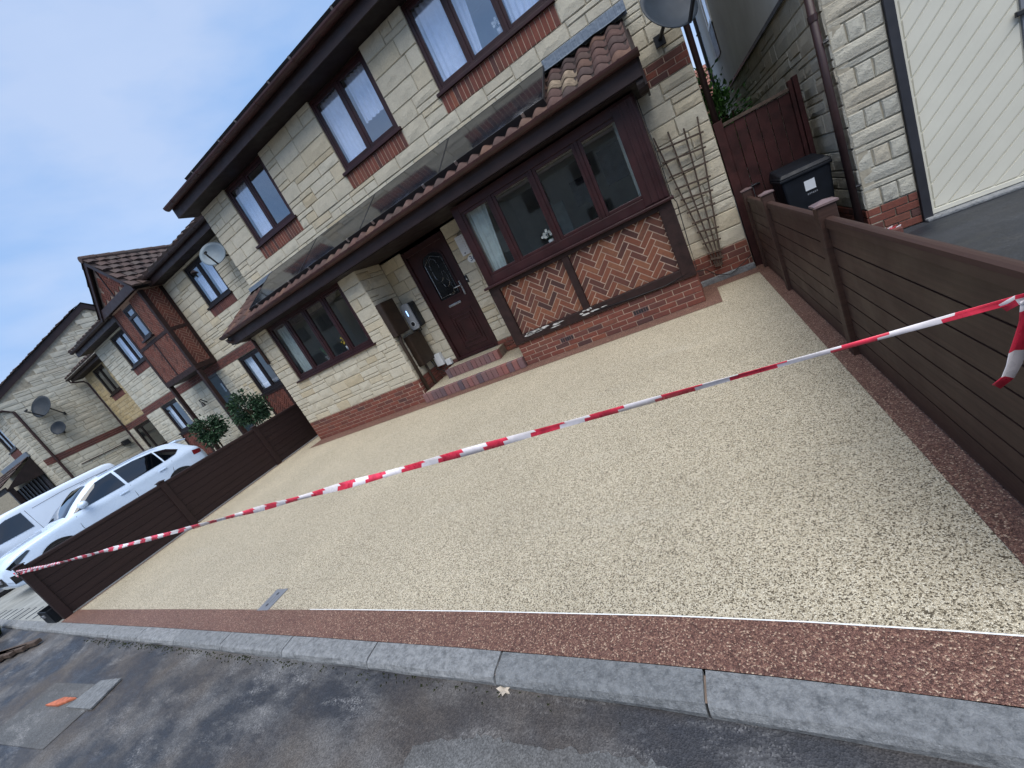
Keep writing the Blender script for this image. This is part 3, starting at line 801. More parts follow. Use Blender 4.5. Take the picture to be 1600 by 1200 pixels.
# hidden flanks so that the house is solid
MB().box(-8.548, -8.42, YW + .12, 13.5, 0, 5.4).box(.45, .572, YW + .12, 13.5, 0, 5.4).box(-8.5, -8.4, YG + .12, YW, 0, 2.9).build('side_wall', 'mortar', house)

# upper windows
nc = 'net_curtain'
window(house, *UW[0], YW + .03, [-6.955], curtains=[(-7.52, -7.02, 4.25, 5.30, nc, .02)])
window(house, *UW[1], YW + .03, [-4.085], curtains=[(-4.66, -4.16, 4.25, 5.30, nc, .15), (-4.0, -3.52, 4.62, 5.30, nc, .0)])
w3 = window(house, *UW[2], YW + .03, [-1.915, -1.29], curtains=[(-2.46, -1.95, 4.25, 5.30, nc, .0), (-1.88, -1.66, 4.25, 5.30, nc, .4), (-1.22, -.76, 4.25, 5.30, nc, .1)])
# wing window
window(house, -7.97, -5.57, 1.41, 2.655, YG + .03, [-7.375, -6.77, -6.17], glass='glass_low', curtains=[(-7.88, -7.5, 1.48, 2.52, 'drape', .1)], sill_drop=.04)
# ---- bay
bay = MB().box(-2.846, -.124, YB + .007, YB + .10, 0, .50).box(-2.83, -2.72, YB + .10, YW - .01, 0, 2.62).box(-.24, -.13, YB + .10, YW - .01, 0, 2.62).box(-2.72, -.24, YB + .10, YB + .14, .56, 1.36).build('bay_core', 'mortar_pale', house)
brick_rows(-2.85, -.112, .005, 5, YB, house, seed=17, skip=[(-2.08, -2.02, .14, .23), (-.94, -.88, .14, .23)], bw=.22817)
brick_rows(YB + .052, YW, .005, 5, -.115, house, '+x', seed=18)
for cx in (-2.0514, -.9106):
    v = MB().box(cx - .107, cx + .107, YB + .003, YB + .05, .157, .226).build('air_brick', 'black_plastic', house)
    for q in ((cx - .107, cx + .107, .157, .163), (cx - .107, cx + .107, .220, .226)): MB().box(q[0], q[1], YB - .003, YB + .02, q[2], q[3]).build('vent_bar', 'brick_step', v)
    for k in range(7): MB().box(cx - .107 + k * .0345, cx - .100 + k * .0345, YB - .003, YB + .02, .1635, .2195).build('vent_bar', 'brick_step', v)
# timber frame of the bay
tf = YB - .03
fr = MB(); fr.box(-2.86, -2.69, tf, YB + .06, .385, 1.36).build('corner_post', 'timber', house, bevel=.006)
MB().box(-.28, -.11, tf, YB + .06, .385, 1.36).build('corner_post', 'timber', house, bevel=.006)
MB().box(-2.69, -.28, tf, YB + .06, .385, .515).build('bottom_beam', 'timber', house, bevel=.008)
MB().box(-2.69, -.28, tf, YB + .06, 1.295, 1.36).build('top_beam', 'timber', house, bevel=.006)
MB().box(-1.635, -1.535, tf + .002, YB + .06, .515, 1.295).build('stud', 'timber', house, bevel=.006)
# flaking paint on the bottom beam
for k in range(22):
    t = rnd.random() ** 1.6; cx = -2.58 + t * 1.25; L = rnd.uniform(.06, .26) * (1.1 - t * .6); zz = rnd.choice((.508, .50, .485, .455)) + rnd.uniform(-.012, .003); hh = rnd.uniform(.010, .028)
    P = [(cx - L / 2, zz), (cx - L * .2, zz - hh * .6), (cx + L / 2, zz - hh * .3), (cx + L * .3, zz + hh * .4), (cx - L * .3, zz + hh * .5)]
    P = [(a, min(c, .514)) for a, c in P]
    MB().prism_xz(P, tf - .0025, tf + .002).build('paint_flake', 'peel', house)
herringbone(-2.69, -1.635, .515, 1.295, YB + .015, house, seed=1)
herringbone(-1.535, -.28, .515, 1.295, YB + .015, house, seed=2)
MB().box(-2.70, -.27, YB + .0205, YB + .099, .50, 1.31).build('panel_bed', 'mortar_pale', house)
bw = window(house, -2.85, -.12, 1.40, 2.62, YB + .0, [-2.215, -1.555, -.90], glass='glass_low', fw=.12, curtains=[(-2.70, -2.36, 1.54, 2.5, 'drape', .3), (-.44, -.26, 1.54, 2.5, 'drape', -.3)], room=2.4, sill_drop=.04, e=-.03)
MB().box(-.40, -.125, YB - .006, YB + .05, 1.41, 2.60).build('corner_cover', 'upvc', bw, bevel=.008)
for q in (-.30, -.215, -.15): MB().box(q - .012, q + .012, YB - .018, YB + .0, 1.415, 2.595).build('corner_bead', 'upvc', bw, bevel=.006)
MB().box(-2.90, -.07, YB - .09, YB + .05, 1.362, 1.395).build('ledge', 'upvc', house, bevel=.006)
MB().box(-.125, -.112, YB + .02, YW, 1.36, 2.6).build('bay_cheek', 'upvc', house)
# things seen behind the bay glass
MB().box(-1.45, -1.05, YB + 1.5, YB + 1.53, 1.85, 2.25).build('picture', 'picture', bw)
MB().box(-.86, -.5, YB + 1.2, YB + 1.24, 1.9, 2.4).build('dark_cabinet', 'picture', bw)
MB().box(-2.1, -1.75, YB + 1.9, YB + 1.94, 1.2, 2.1).build('cabinet', 'drape', bw)

# ---- lean-to roof
EY, EZ, TY, TZ = 5.42, 2.895, 6.57, 3.57
sl = math.atan2(TZ - EZ, TY - EY); SLN = math.hypot(TZ - EZ, TY - EY)
MB().add([(-8.6, EY + .03, EZ - .02), (.03, EY + .03, EZ - .02), (.03, TY, TZ - .03), (-8.6, TY, TZ - .03)], [(0, 1, 2, 3)]).build('roof_deck', 'soffit', house)
def pantile(mat):
    wd, ln, th = .2, .315, .014; N = 12; vs = []; fs = []
    for e, yv in enumerate((0.0, ln)):
        for lay in (0, -th):
            for k in range(N + 1):
                t = k / N
                z = .025 * math.sin(2 * math.pi * t - .6) + lay
                vs.append(((t - .5) * (wd + .012), yv, z))
    S = N + 1
    for k in range(N):
        fs.append((k, k + 1, 2 * S + k + 1, 2 * S + k)); fs.append((S + k + 1, S + k, 3 * S + k, 3 * S + k + 1)); fs.append((k + 1, k, S + k, S + k + 1))
    fs += [(0, 2 * S, 3 * S, S), (N, S + N, 3 * S + N, 2 * S + N)]
    me = bpy.data.meshes.new('roof_tile'); me.from_pydata(vs, [], fs); me.materials.append(m_(mat))
    for p in me.polygons: p.use_smooth = True
    return me
tm, tmp_ = pantile('tile'), pantile('tile_patched')
ncol = 43; rows = 5; ex = (SLN + .02) / rows
for c in range(ncol):
    xx_ = -8.5 + c * .2
    for k in range(rows):
        s = -.05 + k * ex
        y = EY + s * math.cos(sl); z = EZ + .002 + s * math.sin(sl)
        place('roof_tile', tmp_ if (c in (38, 39) and k in (1, 2, 3)) and rnd.random() < .5 else tm, house, (xx_ + rnd.uniform(-.003, .003), y, z + rnd.uniform(-.002, .003)), rot=(sl - .045 + rnd.uniform(-.01, .01), 0, rnd.uniform(-.012, .012)))
# flashing
MB().box(-1.04, .10, YW - .02, YW + .005, 3.545, 3.70).build('lead_flashing', 'lead', house, bevel=.006)
MB().box(-7.66, -1.045, YW - .02, YW + .005, 3.545, 3.64).build('lead_flashing', 'lead', house, bevel=.006)
MB().box(-8.62, -7.665, YW - .02, YW + .005, 3.545, 3.66).build('lead_flashing', 'lead', house, bevel=.006)
mb = MB(); fx = frange(-8.62, .10, 60)
vs = []
for k, x in enumerate(fx): vs += [(x, YW - .02, 3.585), (x, YW - .15 + rnd.uniform(-.01, .01), 3.535 + rnd.uniform(-.006, .006))]
mb.add(vs, [(2 * k, 2 * k + 1, 2 * k + 3, 2 * k + 2) for k in range(60)]); mb.build('lead_apron', 'lead', house)
# fascia, soffit, gutter
MB().box(-8.62, .035, 5.50, 5.525, 2.655, 2.87).build('fascia', 'fascia', house, bevel=.003)
MB().box(-8.60, .03, 5.525, YW - .02, 2.645, 2.662).build('soffit', 'soffit', house)
MB().prism_yz([(5.50, 2.56), (6.50, 2.60), (6.55, 3.40), (5.50, 2.86)], .03, .055).build('gable_end_board', 'soffit', house)
MB().tube([(-.05, 5.62, 2.60), (.05, 5.62, 2.60)], .10, 14).build('box_end', 'soffit', house)
MB().prism_yz([(5.50, 2.66), (6.50, 2.66), (6.55, 3.50), (5.50, 2.87)], -8.645, -8.62).build('verge_board', 'fascia', house)
def gutter(parent, x0, x1, y, z, r, mat='gutter', brk=1.05, name='gutter'):
    mb = MB(); n = 10; vs = []; th = .006
    for x in (x0, x1):
        for rr in (r, r - th):
            for k in range(n + 1):
                a = math.pi + math.pi * k / n
                vs.append((x, y + rr * math.cos(a), z + rr * math.sin(a) + (.0 if rr == r else .002)))
    S = n + 1; fs = []
    for k in range(n):
        fs.append((k, k + 1, 2 * S + k + 1, 2 * S + k)); fs.append((S + k + 1, S + k, 3 * S + k, 3 * S + k + 1))
    for q in (0, 2 * S): fs += [(q + k, q + S + k, q + S + k + 1, q + k + 1) for k in range(n)]
    fs += [(0, 2 * S, 3 * S, S), (n, S + n, 3 * S + n, 2 * S + n)]
    # end caps
    fs += [tuple(range(0, S)), tuple(range(2 * S, 3 * S))]
    mb.add(vs, fs); g = mb.build(name, mat, parent)
    x = x0 + .35
    while x < x1:
        m2 = MB(); pts = [(x, y + (r + .004) * math.cos(math.pi + math.pi * k / 8), z + (r + .004) * math.sin(math.pi + math.pi * k / 8)) for k in range(9)]
        for p, q in zip(pts, pts[1:]): m2.bar(p, q, .022, .006)
        m2.build('gutter_bracket', mat, g); x += brk
    return g
gutter(house, -8.69, .065, 5.432, 2.885, .066)
dp = MB().tube([(-8.60, 5.44, 2.80), (-8.60, 5.45, 2.74), (-8.55, 5.55, 2.68), (-8.44, 5.78, 2.62), (-8.43, 5.80, 2.55), (-8.43, 5.805, 2.0)], .034, 10).build('downpipe', 'pipe_brown', house, smooth=True)

# ---- upper eaves and roof
MB().box(-8.73, .80, 6.20, 6.222, 5.39, 5.60).build('eaves_fascia', 'fascia', house, bevel=.003)
MB().box(-8.73, .80, 6.222, YW + .05, 5.392, 5.41).build('eaves_soffit', 'soffit', house)
gutter(house, -8.78, .80, 6.125, 5.63, .075)
mb = MB(); mb.add([(-8.78, 6.12, 5.635), (.82, 6.12, 5.635), (.82, 10.0, 8.25), (-8.78, 10.0, 8.25), (.82, 13.9, 5.6), (-8.78, 13.9, 5.6)], [(0, 1, 2, 3), (3, 2, 4, 5)])
rf = mb.build('roof', 'tile_isl', house)
for k in range(47):
    place('eaves_tile', tm, rf, (-8.68 + k * .202, 6.13, 5.645), rot=(.58, 0, 0))
MB().prism_yz([(6.20, 5.39), (6.60, 5.39), (10.0, 7.9), (10.0, 8.2), (6.20, 5.62)], -8.755, -8.73).build('bargeboard', 'fascia', house)
MB().prism_yz([(6.58, 5.4), (13.4, 5.4), (10.0, 8.0)], -8.54, -8.45).build('gable', 'mortar', house)

# ---- door
dr = MB().box(-4.575, -4.50, YW - .01, YW + .08, .36, 2.575).box(-3.67, -3.595, YW - .01, YW + .08, .36, 2.575).box(-4.50, -3.67, YW - .01, YW + .08, 2.47, 2.575).box(-4.50, -3.67, YW - .02, YW + .08, .36, .41).build('door_frame', 'upvc', house, bevel=.006)
arch = [(-3.79, 1.50)] + [(-4.035 + .245 * math.cos(math.pi * k / 12), 2.22 + .15 * math.sin(math.pi * k / 12)) for k in range(13)] + [(-4.28, 1.50)]
def door_leaf():
    y = YW + .025
    d = MB().box(-4.50, -3.67, y, y + .045, .41, 2.47).build('door', 'upvc', house)
    MB().prism_xz(arch, y - .003, y + .002).build('door_glass', 'glass_door', d)
    # raised glazing bead
    bd = MB(); L = arch + [arch[0]]
    for p, q in zip(L, L[1:]): bd.bar((p[0], y - .006, p[1]), (q[0], y - .006, q[1]), .03, .02, up=(0, 1, 0))
    bd.build('glazing_bead', 'upvc', d)
    led = MB()      # leaded pattern in the glass
    for k in range(4):
        a = rnd.uniform(0, 6.28); cx, cz = -4.035 + .05 * math.cos(k * 2.1), 1.86 + .25 * math.sin(k * 1.3)
        led.tube([(cx + .09 * math.cos(a + t * .5), y - .008, cz + .16 * math.sin(a + t * .5)) for t in range(8)], .002, 5)
    led.tube([(-4.23, y - .008, 1.56), (-3.84, y - .008, 1.56), (-3.84, y - .008, 2.2), (-4.035, y - .008, 2.31), (-4.23, y - .008, 2.2), (-4.23, y - .008, 1.56)], .003, 5)
    led.build('leading', 'silver', d)
    for (a, b_, c, e, t) in ((-4.30, -3.77, .52, 1.22, .012), (-4.24, -3.83, .62, 1.14, .017), (-4.18, -3.89, .70, 1.06, .010)):
        m = MB()
        for q in ((a, b_, c, c + .03), (a, b_, e - .03, e), (a, a + .03, c + .03, e - .03), (b_ - .03, b_, c + .03, e - .03)):
            m.box(q[0], q[1], y - t, y + .005, q[2], q[3])
        m.build('panel_moulding', 'upvc', d, bevel=.004)
    MB().box(-4.18, -3.90, y - .014, y + .003, 1.345, 1.385).build('letterbox', 'silver', d, bevel=.005)
    h = MB().box(-3.755, -3.725, y - .012, y + .004, 1.44, 1.70)
    h.tube([(-3.74, y - .01, 1.62), (-3.74, y - .05, 1.62), (-3.86, y - .05, 1.625)], .009, 8); h.build('handle', 'silver', d)
door_leaf()
# ---- steps
def step(x0, x1, y0, y1, z0, z1, name, label):
    s = empty(name, ((x0 + x1) / 2, (y0 + y1) / 2, z0), label, 'step')
    MB().box(x0 + .02, x1 - .02, y0 + .03, y1, z0, z1 - .006).build('step_core', 'mortar_dark', s)
    MB().box(x0 + .02, x1 - .02, y0 + .11, y1 - .002, z1 - .006, z1 + .002).build('step_top', 'resin_beige', s)
    n = round((x1 - x0) / .103); p = (x1 - x0) / n
    me = brick_mesh(p - .008, .105, z1 - z0 - .006, 'brick_step')
    for k in range(n): place('brick', me, s, (x0 + (k + .5) * p, y0 + rnd.uniform(-.003, .003), (z0 + z1) / 2), rot=(0, rnd.uniform(-.015, .015), 0))
    return s
step(-5.06, -2.86, 5.70, 6.555, .005, .175, 'lower_step', 'long low brick-edged step across the porch')
step(-4.68, -3.47, 6.17, 6.553, .178, .35, 'upper_step', 'short brick-edged step directly below the front door')

# ---- objects on the house wall
def wall_box(name, label, cat, x0, x1, y0, y1, z0, z1, mat, face):
    e = MB().box(x0, x1, y0, y1, z0, z1).build(name, mat, origin=((x0 + x1) / 2, (y0 + y1) / 2, z0), bevel=.008)
    return tag(e, label, cat)
mbx = wall_box('meter_box', 'brown meter box high on the porch side wall with thick pipe', 'meter box', -5.10 + .002, -4.97, 5.86, 6.25, 1.33, 1.98, 'brown_metal', '+x')
MB().box(-4.972, -4.962, 5.88, 6.23, 1.36, 1.95).build('lid', 'brown_metal', mbx, bevel=.004)
MB().tube([(-5.03, 5.95, 1.34), (-5.03, 5.95, 1.28), (-5.045, 5.93, 1.2), (-5.045, 5.93, .02)], .034, 10).build('service_pipe', 'brown_metal', mbx, smooth=True)
mb2 = wall_box('gas_box', 'lower brown meter box by the inner porch corner', 'meter box', -5.098, -4.96, 6.08, 6.50, .62, 1.24, 'brown_metal', '+x')
MB().box(-4.962, -4.952, 6.10, 6.48, .65, 1.21).build('lid', 'brown_metal', mb2, bevel=.004)
MB().tube([(-5.03, 6.2, .63), (-5.03, 6.2, .19)], .026, 8).build('service_pipe', 'brown_metal', mb2)
MB().tube([(-5.0, 6.36, .63), (-4.99, 6.40, .40), (-4.9, 6.46, .30), (-4.8, 6.5, .42)], .011, 6).build('cable', 'cable', mb2, smooth=True)
# ev charger
def charger():
    c = empty('wall_charger', (-4.97, 6.5, 1.28), 'grey and black wall charger with blue light and round socket', 'charger')
    def rounded(x0, x1, z0, z1, r):
        P = []
        for cx, cz, a0 in ((x1 - r, z0 + r, -90), (x1 - r, z1 - r, 0), (x0 + r, z1 - r, 90), (x0 + r, z0 + r, 180)):
            for k in range(5): P.append((cx + r * math.cos(R(a0 + k * 22.5)), cz + r * math.sin(R(a0 + k * 22.5))))
        return P
    MB().prism_xz(rounded(-5.04, -4.80, 1.28, 1.78, .05), 6.44, YW - .005).build('back_shell', 'black_plastic', c, bevel=.006)
    MB().prism_xz(rounded(-5.07, -4.86, 1.27, 1.79, .06), 6.405, 6.44).build('front_cover', 'charger_grey', c, bevel=.006)
    rg = MB(); rg.tube([(-4.965, 6.402, 1.385), (-4.965, 6.407, 1.385)], .055, 20); rg.build('socket_ring', 'white_plastic', c)
    s2 = MB(); s2.tube([(-4.965, 6.398, 1.385), (-4.965, 6.406, 1.385)], .043, 20); s2.build('socket', 'black_plastic', c)
    MB().box(-4.975, -4.960, 6.401, 6.407, 1.55, 1.66).build('status_light', 'led_blue', c)
    MB().tube([(-4.9, 6.47, 1.285), (-4.9, 6.47, 1.22), (-4.96, 6.42, 1.2), (-5.0, 6.35, 1.24)], .012, 6).build('cable', 'cable', c, smooth=True)
lb = NB('led_blue'); lb.col((0.05, 0.1, 0.6)); lb.b.inputs['Emission Color'].default_value = (0.25, 0.45, 1, 1); lb.b.inputs['Emission Strength'].default_value = 1.6; lb.done('led_blue')
charger()
o = wall_box('junction_box', 'small white junction box low on the porch wall beside the step', 'junction box', -5.01, -4.83, 6.47, YW - .006, .42, .67, 'white_plastic', '-y')
o2 = wall_box('outdoor_socket', 'little white socket cover beneath the junction box', 'socket', -4.80, -4.68, 6.49, YW - .006, .37, .49, 'white_plastic', '-y')
nb = wall_box('mail_box', 'pale ribbed mailbox between front door and bay', 'mailbox', -3.37, -3.20, 6.45, YW - .006, 2.01, 2.34, 'white_plastic', '-y')
for k in range(6): MB().box(-3.36, -3.235, 6.440, 6.452, 2.085 + k * .042, 2.108 + k * .042).build('rib', 'white_plastic', nb, bevel=.004)
MB().tube([(-3.30, 6.438, 2.045), (-3.30, 6.452, 2.045)], .013, 12).build('lock', 'grey_plastic', nb)
pl = MB(); pl.prism_xz([(-3.265 + .105 * math.cos(R(15 * k)), 1.925 + .075 * math.sin(R(15 * k))) for k in range(24)], YW - .022, YW - .008)
pl = pl.build('number_plaque', 'trim_white', bevel=.004); tag(pl, 'white oval house number plaque reading 36', 'plaque')
cu = bpy.data.curves.new('plaque_digits', 'FONT'); cu.body = '36'; cu.size = .125; cu.extrude = .002; cu.align_x = 'CENTER'; cu.align_y = 'CENTER'
tmpo = bpy.data.objects.new('tmp_text', cu); col.objects.link(tmpo); bpy.context.view_layer.update()
dm = bpy.data.meshes.new_from_object(tmpo.evaluated_get(bpy.context.evaluated_depsgraph_get())); bpy.data.objects.remove(tmpo)
dm.materials.clear(); dm.materials.append(m_('blue_ink'))
place('plaque_digits', dm, pl, (-3.265, YW - .025, 1.925), rot=(math.pi / 2, 0, 0))
db = wall_box('doorbell', 'black doorbell button beside the front door', 'doorbell', -3.575, -3.53, YW - .03, YW - .004, 1.60, 1.73, 'black_plastic', '-y')
MB().tube([(-3.552, YW - .036, 1.66), (-3.552, YW - .029, 1.66)], .012, 12).build('button', 'white_plastic', db)

# flowers and ornaments on window boards
def flowers(name, label, x, y, z, mat, n, s, stem=True):
    e = empty(name, (x, y, z), label, 'flowers')
    MB().tube([(x, y, z), (x, y, z + .10)], .035, 10, radii=[.03, .04]).build('vase', 'white_plastic', e, smooth=True)
    st = MB(); bl = MB(); r = random.Random(int(abs(x) * 1000))
    for k in range(n):
        p = Vector((x + r.gauss(0, s), y + r.gauss(0, s * .5), z + .15 + abs(r.gauss(0, s))))
        st.tube([(x, y, z + .09), p], .002, 4)
        for q in range(6):
            a = q * 1.047 + r.random(); d = Vector((math.cos(a), -.3, math.sin(a))) * .02
            t = Vector((-math.sin(a), 0, math.cos(a))) * .011
            bl.add([p, p + d * .6 + t, p + d * 1.2, p + d * .6 - t], [(0, 1, 2, 3)])
    st.build('stem', 'leaf', e); bl.build('blossom', mat, e)
flowers('white_flowers', 'white flowers in a small vase on the bay window board', -1.72, YB + .2, 1.50, 'flower_white', 16, .05)
flowers('yellow_flowers', 'yellow flowers in a vase behind the wing window', -6.42, YG + .22, 1.50, 'flower_yellow', 14, .06)
flowers('pale_flowers', 'pale flowers behind the widest upstairs window', -1.42, YW + .2, 4.32, 'flower_white', 8, .03)
def potplant(x, y, z):
    e = empty('window_plant', (x, y, z), 'spiky dark plant in a pot behind the wing window', 'plant')
    MB().tube([(x, y, z), (x, y, z + .12)], .05, 12, radii=[.045, .06]).build('pot', 'pot', e)
    m = MB()
    for k in range(14):
        a = k * 2.4; L = rnd.uniform(.16, .30); d = Vector((math.cos(a) * .4, math.sin(a) * .3, 1)).normalized(); p = Vector((x, y, z + .11))
        t = Vector((-d.z, 0, d.x)) * .012
        m.add([p - t, p + t, p + d * L * .6 + t * .8, p + d * L, p + d * L * .6 - t * .8], [(0, 1, 2, 3, 4)])
    m.build('leaves', 'leaf', e)
potplant(-7.02, YG + .2, 1.48)
sb = MB(); sb.tube([(-6.88, YG + .16, 1.50), (-6.88, YG + .16, 1.53), (-6.88, YG + .16, 1.60), (-6.88, YG + .16, 1.66)], .03, 10, radii=[.045, .05, .025, .008]); o = sb.build('white_ornament', 'white_plastic', smooth=True)
tag(o, 'small white bird-like ornament beside the spiky plant in the wing window', 'ornament')

# solar panels
def solar(name, x0, x1, ya, za, yb, zb, label, group):
    e = empty(name, ((x0 + x1) / 2, ya, za), label, 'solar panel', group)
    d = Vector((0, yb - ya, zb - za)); L = d.length; d.normalize(); nrm = Vector((0, -d.z, d.y))
    def q(x, s, h): return Vector((x, ya, za)) + Vector((0, d.y, d.z)) * s - Vector((0, 0, 0)) + nrm * h
    def pan(mb, xa, xb, sa, sb_, h0, h1):
        v = [q(xa, sa, h0), q(xb, sa, h0), q(xb, sb_, h0), q(xa, sb_, h0), q(xa, sa, h1), q(xb, sa, h1), q(xb, sb_, h1), q(xa, sb_, h1)]
        mb.add(v, [(0, 3, 2, 1), (4, 5, 6, 7), (0, 1, 5, 4), (1, 2, 6, 5), (2, 3, 7, 6), (3, 0, 4, 7)])
    g = MB(); pan(g, x0 + .014, x1 - .014, .014, L - .014, -.012, .0); g.build('panel_glass', 'solar', e)
    f = MB()
    for a in ((x0 + .004, x1 - .004, 0, .012), (x0 + .004, x1 - .004, L - .012, L), (x0 + .004, x0 + .014, .012, L - .012), (x1 - .014, x1 - .004, .012, L - .012)):
        pan(f, a[0], a[1], a[2], a[3], -.035, .003)
    f.build('panel_frame', 'black_plastic', e)
    sk = MB(); pan(sk, x0, x1, .002, .010, -.085, -.034); sk.build('lower_edge_strip', 'black_plastic', e)  # black strip below the panel's lower edge
    for xx_ in (x0 + .3, x1 - .3):
        c = MB(); pan(c, xx_ - .02, xx_ + .02, -.012, .008, -.05, .006); c.build('clamp', 'silver', e)
        r_ = MB(); pan(r_, xx_ - .02, xx_ + .02, .05, L - .05, -.09, -.036); r_.build('rail', 'black_plastic', e)
XS = [-7.66, -6.0, -4.34, -2.67, -1.01]
LB = ['solar panel at the end of the lean-to roof beside the tiled verge', 'lean-to solar panel below the wall between the two-pane upstairs windows', 'lean-to solar panel under the middle two-pane upstairs window', 'solar panel of the lean-to right next to the exposed clay tiles']
for k in range(4): solar('solar_panel', XS[k], XS[k + 1], 5.575, 3.055, 6.455, 3.615, LB[k], 'solar panels on the lean-to roof')
for k in range(5): solar('roof_solar_panel', -8.25 + k * 1.7, -6.56 + k * 1.7, 6.46, 5.955, 7.5, 6.655, 'dark solar panel on the upper roof, only its edge showing above the gutter', 'solar panels on the upper roof')

# ================================================================== DISHES, TRELLIS, CABLES
def dish(name, label, c, facing, wd, ht, mount, spin=0.0, arm=True, mat='dish'):
    c = Vector(c); n = Vector(facing).normalized()
    u = Vector((0, 0, 1)).cross(n).normalized(); v = n.cross(u)
    if spin:
        u, v = u * math.cos(spin) + v * math.sin(spin), v * math.cos(spin) - u * math.sin(spin)
    e = empty(name, tuple(mount), label, 'satellite dish')
    mb = MB(); K, J = 28, 5; dep = wd * .13
    for side, off in ((0, 0.0), (1, -.008)):
        base = len(mb.v); mb.v.append(c - n * dep + n * off)
        for j in range(1, J + 1):
            t = j / J
            for k in range(K):
                a = 2 * math.pi * k / K
                mb.v.append(c + u * (wd / 2 * t * math.cos(a)) + v * (ht / 2 * t * math.sin(a)) - n * (dep * (1 - t * t)) + n * off)
        for k in range(K): mb.f.append([base, base + 1 + k, base + 1 + (k + 1) % K]); mb.mi.append(0)
        for j in range(J - 1):
            for k in range(K):
                a0 = base + 1 + j * K; mb.f.append([a0 + k, a0 + K + k, a0 + K + (k + 1) % K, a0 + (k + 1) % K]); mb.mi.append(0)
    r0 = 1 + (J - 1) * K; r1 = r0 + 1 + J * K
    for k in range(K): mb.f.append([r0 + k, r1 + k, r1 + (k + 1) % K, r0 + (k + 1) % K]); mb.mi.append(0)
    mb.build('reflector', mat, e, smooth=True)
    back = c - n * (dep + .02)
    MB().tube([back, back - n * .08 - v * .02, Vector(mount)], .022, 8).build('mast', 'black_plastic', e)
    MB().obox(mount, (.12, .05, .12), Matrix.Identity(3)).build('bracket', 'black_plastic', e)
    if arm:
        p0 = c - v * (ht * .48) - n * .02; p1 = c + n * (wd * .62) - v * (ht * .30)
        MB().bar(p0, p1, .03, .03).build('feed_arm', 'black_plastic', e)
        MB().tube([p1 + v * .0, p1 - (p1 - c).normalized() * .09 + v * .035], .028, 10).build('receiver', 'black_plastic', e)
    return e
dish('satellite_dish', 'large grey satellite dish on the wall above the trellis', (.50, 6.12, 3.235), (.50, -.76, .42), .60, .66, (.33, 6.54, 3.08), .25)
dish('small_satellite_dish', 'pale satellite dish in front of the neighbouring upstairs window', (-9.80, 7.17, 4.95), (.55, -.78, .30), .62, .58, (-9.6, 7.52, 4.8), mat='dish_pale')

tr = empty('fan_trellis', (.17, 6.52, .2), 'weathered wooden fan trellis on the wall beside the bay', 'trellis')
tops = [(-.08, 2.14), (.10, 2.12), (.28, 2.06), (.46, 2.10)]; bots = [(.135, .22), (.16, .215), (.185, .215), (.21, .22)]
for (a, b_), (c, d) in zip(tops, bots): MB().bar((c, 6.515, d), (a, 6.515, b_), .020, .014, up=(0, 1, 0)).build('upright', 'trellis_wood', tr)
zs_ = [1.97, 1.79, 1.61, 1.43, 1.25, 1.08, .92, .76, .60, .45, .34]
for k, z in enumerate(zs_):
    t = (z - .22) / 1.9; l = .125 + (-.10 - .125) * t; r_ = .22 + (.47 - .22) * t
    MB().bar((l - .02, 6.498, z + .015 * math.sin(k * 2)), (r_ + .025, 6.498, z - .02 - .05 * t), .023, .014, up=(0, 1, 0)).build('slat', 'trellis_wood', tr)
cb = MB(); cb.tube([(-.10, 5.74, 2.55), (-.085, 5.76, 1.9), (-.09, 5.75, 1.38), (-.06, 5.80, 1.30), (-.085, 5.75, .8), (-.095, 5.73, .46), (-.5, 5.715, .40), (-.9, 5.715, .41), (-1.5, 5.714, .44)], .006, 6)
cb.tube([(-.1, 5.73, .42), (0.0, 6.2, .30), (.1, 6.5, .12), (.28, 6.50, .05), (.45, 6.51, .13), (.58, 6.52, .20)], .006, 6)
tag(cb.build('black_cable', 'cable', smooth=True), 'thin black cable running down the bay corner and along the plinth', 'cable')

# ================================================================== FENCES
def fence(name, label, x, ys, post_top, rail_z, mat, sgn, cap=True, end=None, capmat=None):
    e = empty(name, (x, ys[0], 0), label, 'fence')
    for y in ys:
        p = MB().box(x - .05, x + .05, y - .05, y + .05, 0, post_top - .02).build('post', mat, e, bevel=.006)
        if cap:
            c = MB(); h = .062; z = post_top - .02
            c.add([(x - h, y - h, z), (x + h, y - h, z), (x + h, y + h, z), (x - h, y + h, z), (x - h, y - h, z + .012), (x + h, y - h, z + .012), (x + h, y + h, z + .012), (x - h, y + h, z + .012), (x, y, z + .03)],
                  [(0, 3, 2, 1), (0, 1, 5, 4), (1, 2, 6, 5), (2, 3, 7, 6), (3, 0, 4, 7), (4, 5, 8), (5, 6, 8), (6, 7, 8), (7, 4, 8)]).build('post_cap', capmat or mat, p)
    yy = list(ys) + ([end] if end else [])
    for a, b in zip(yy, yy[1:]):
        a2, b2 = a + .05, b - (.05 if b in ys else 0)
        n = 7; h = (rail_z - .06 - .02) / n
        for k in range(n):
            z0 = .02 + k * h
            m = MB(); t = .016
            m.prism_yz([(a2, z0), (b2, z0), (b2, z0 + h - .010), (a2, z0 + h - .010)], x - t, x + t)
            m.prism_yz([(a2, z0 + h - .012), (b2, z0 + h - .012), (b2, z0 + h + .001), (a2, z0 + h + .001)], x - t + .006, x + t - .006)
            m.build('board', mat, e)
        rl = MB(); P = [(-.026, -.06), (-.026, -.02), (-.020, -.004), (-.006, .0), (.006, .0), (.020, -.004), (.026, -.02), (.026, -.06)]
        vs = [(x + px, yv, rail_z + pz) for yv in (a2, b2) for px, pz in P]; q = len(P)
        rl.add(vs, [(i, (i + 1) % q, q + (i + 1) % q, q + i) for i in range(q)] + [tuple(range(q)), tuple(range(q, 2 * q))])
        rl.build('top_rail', mat, e)
    return e
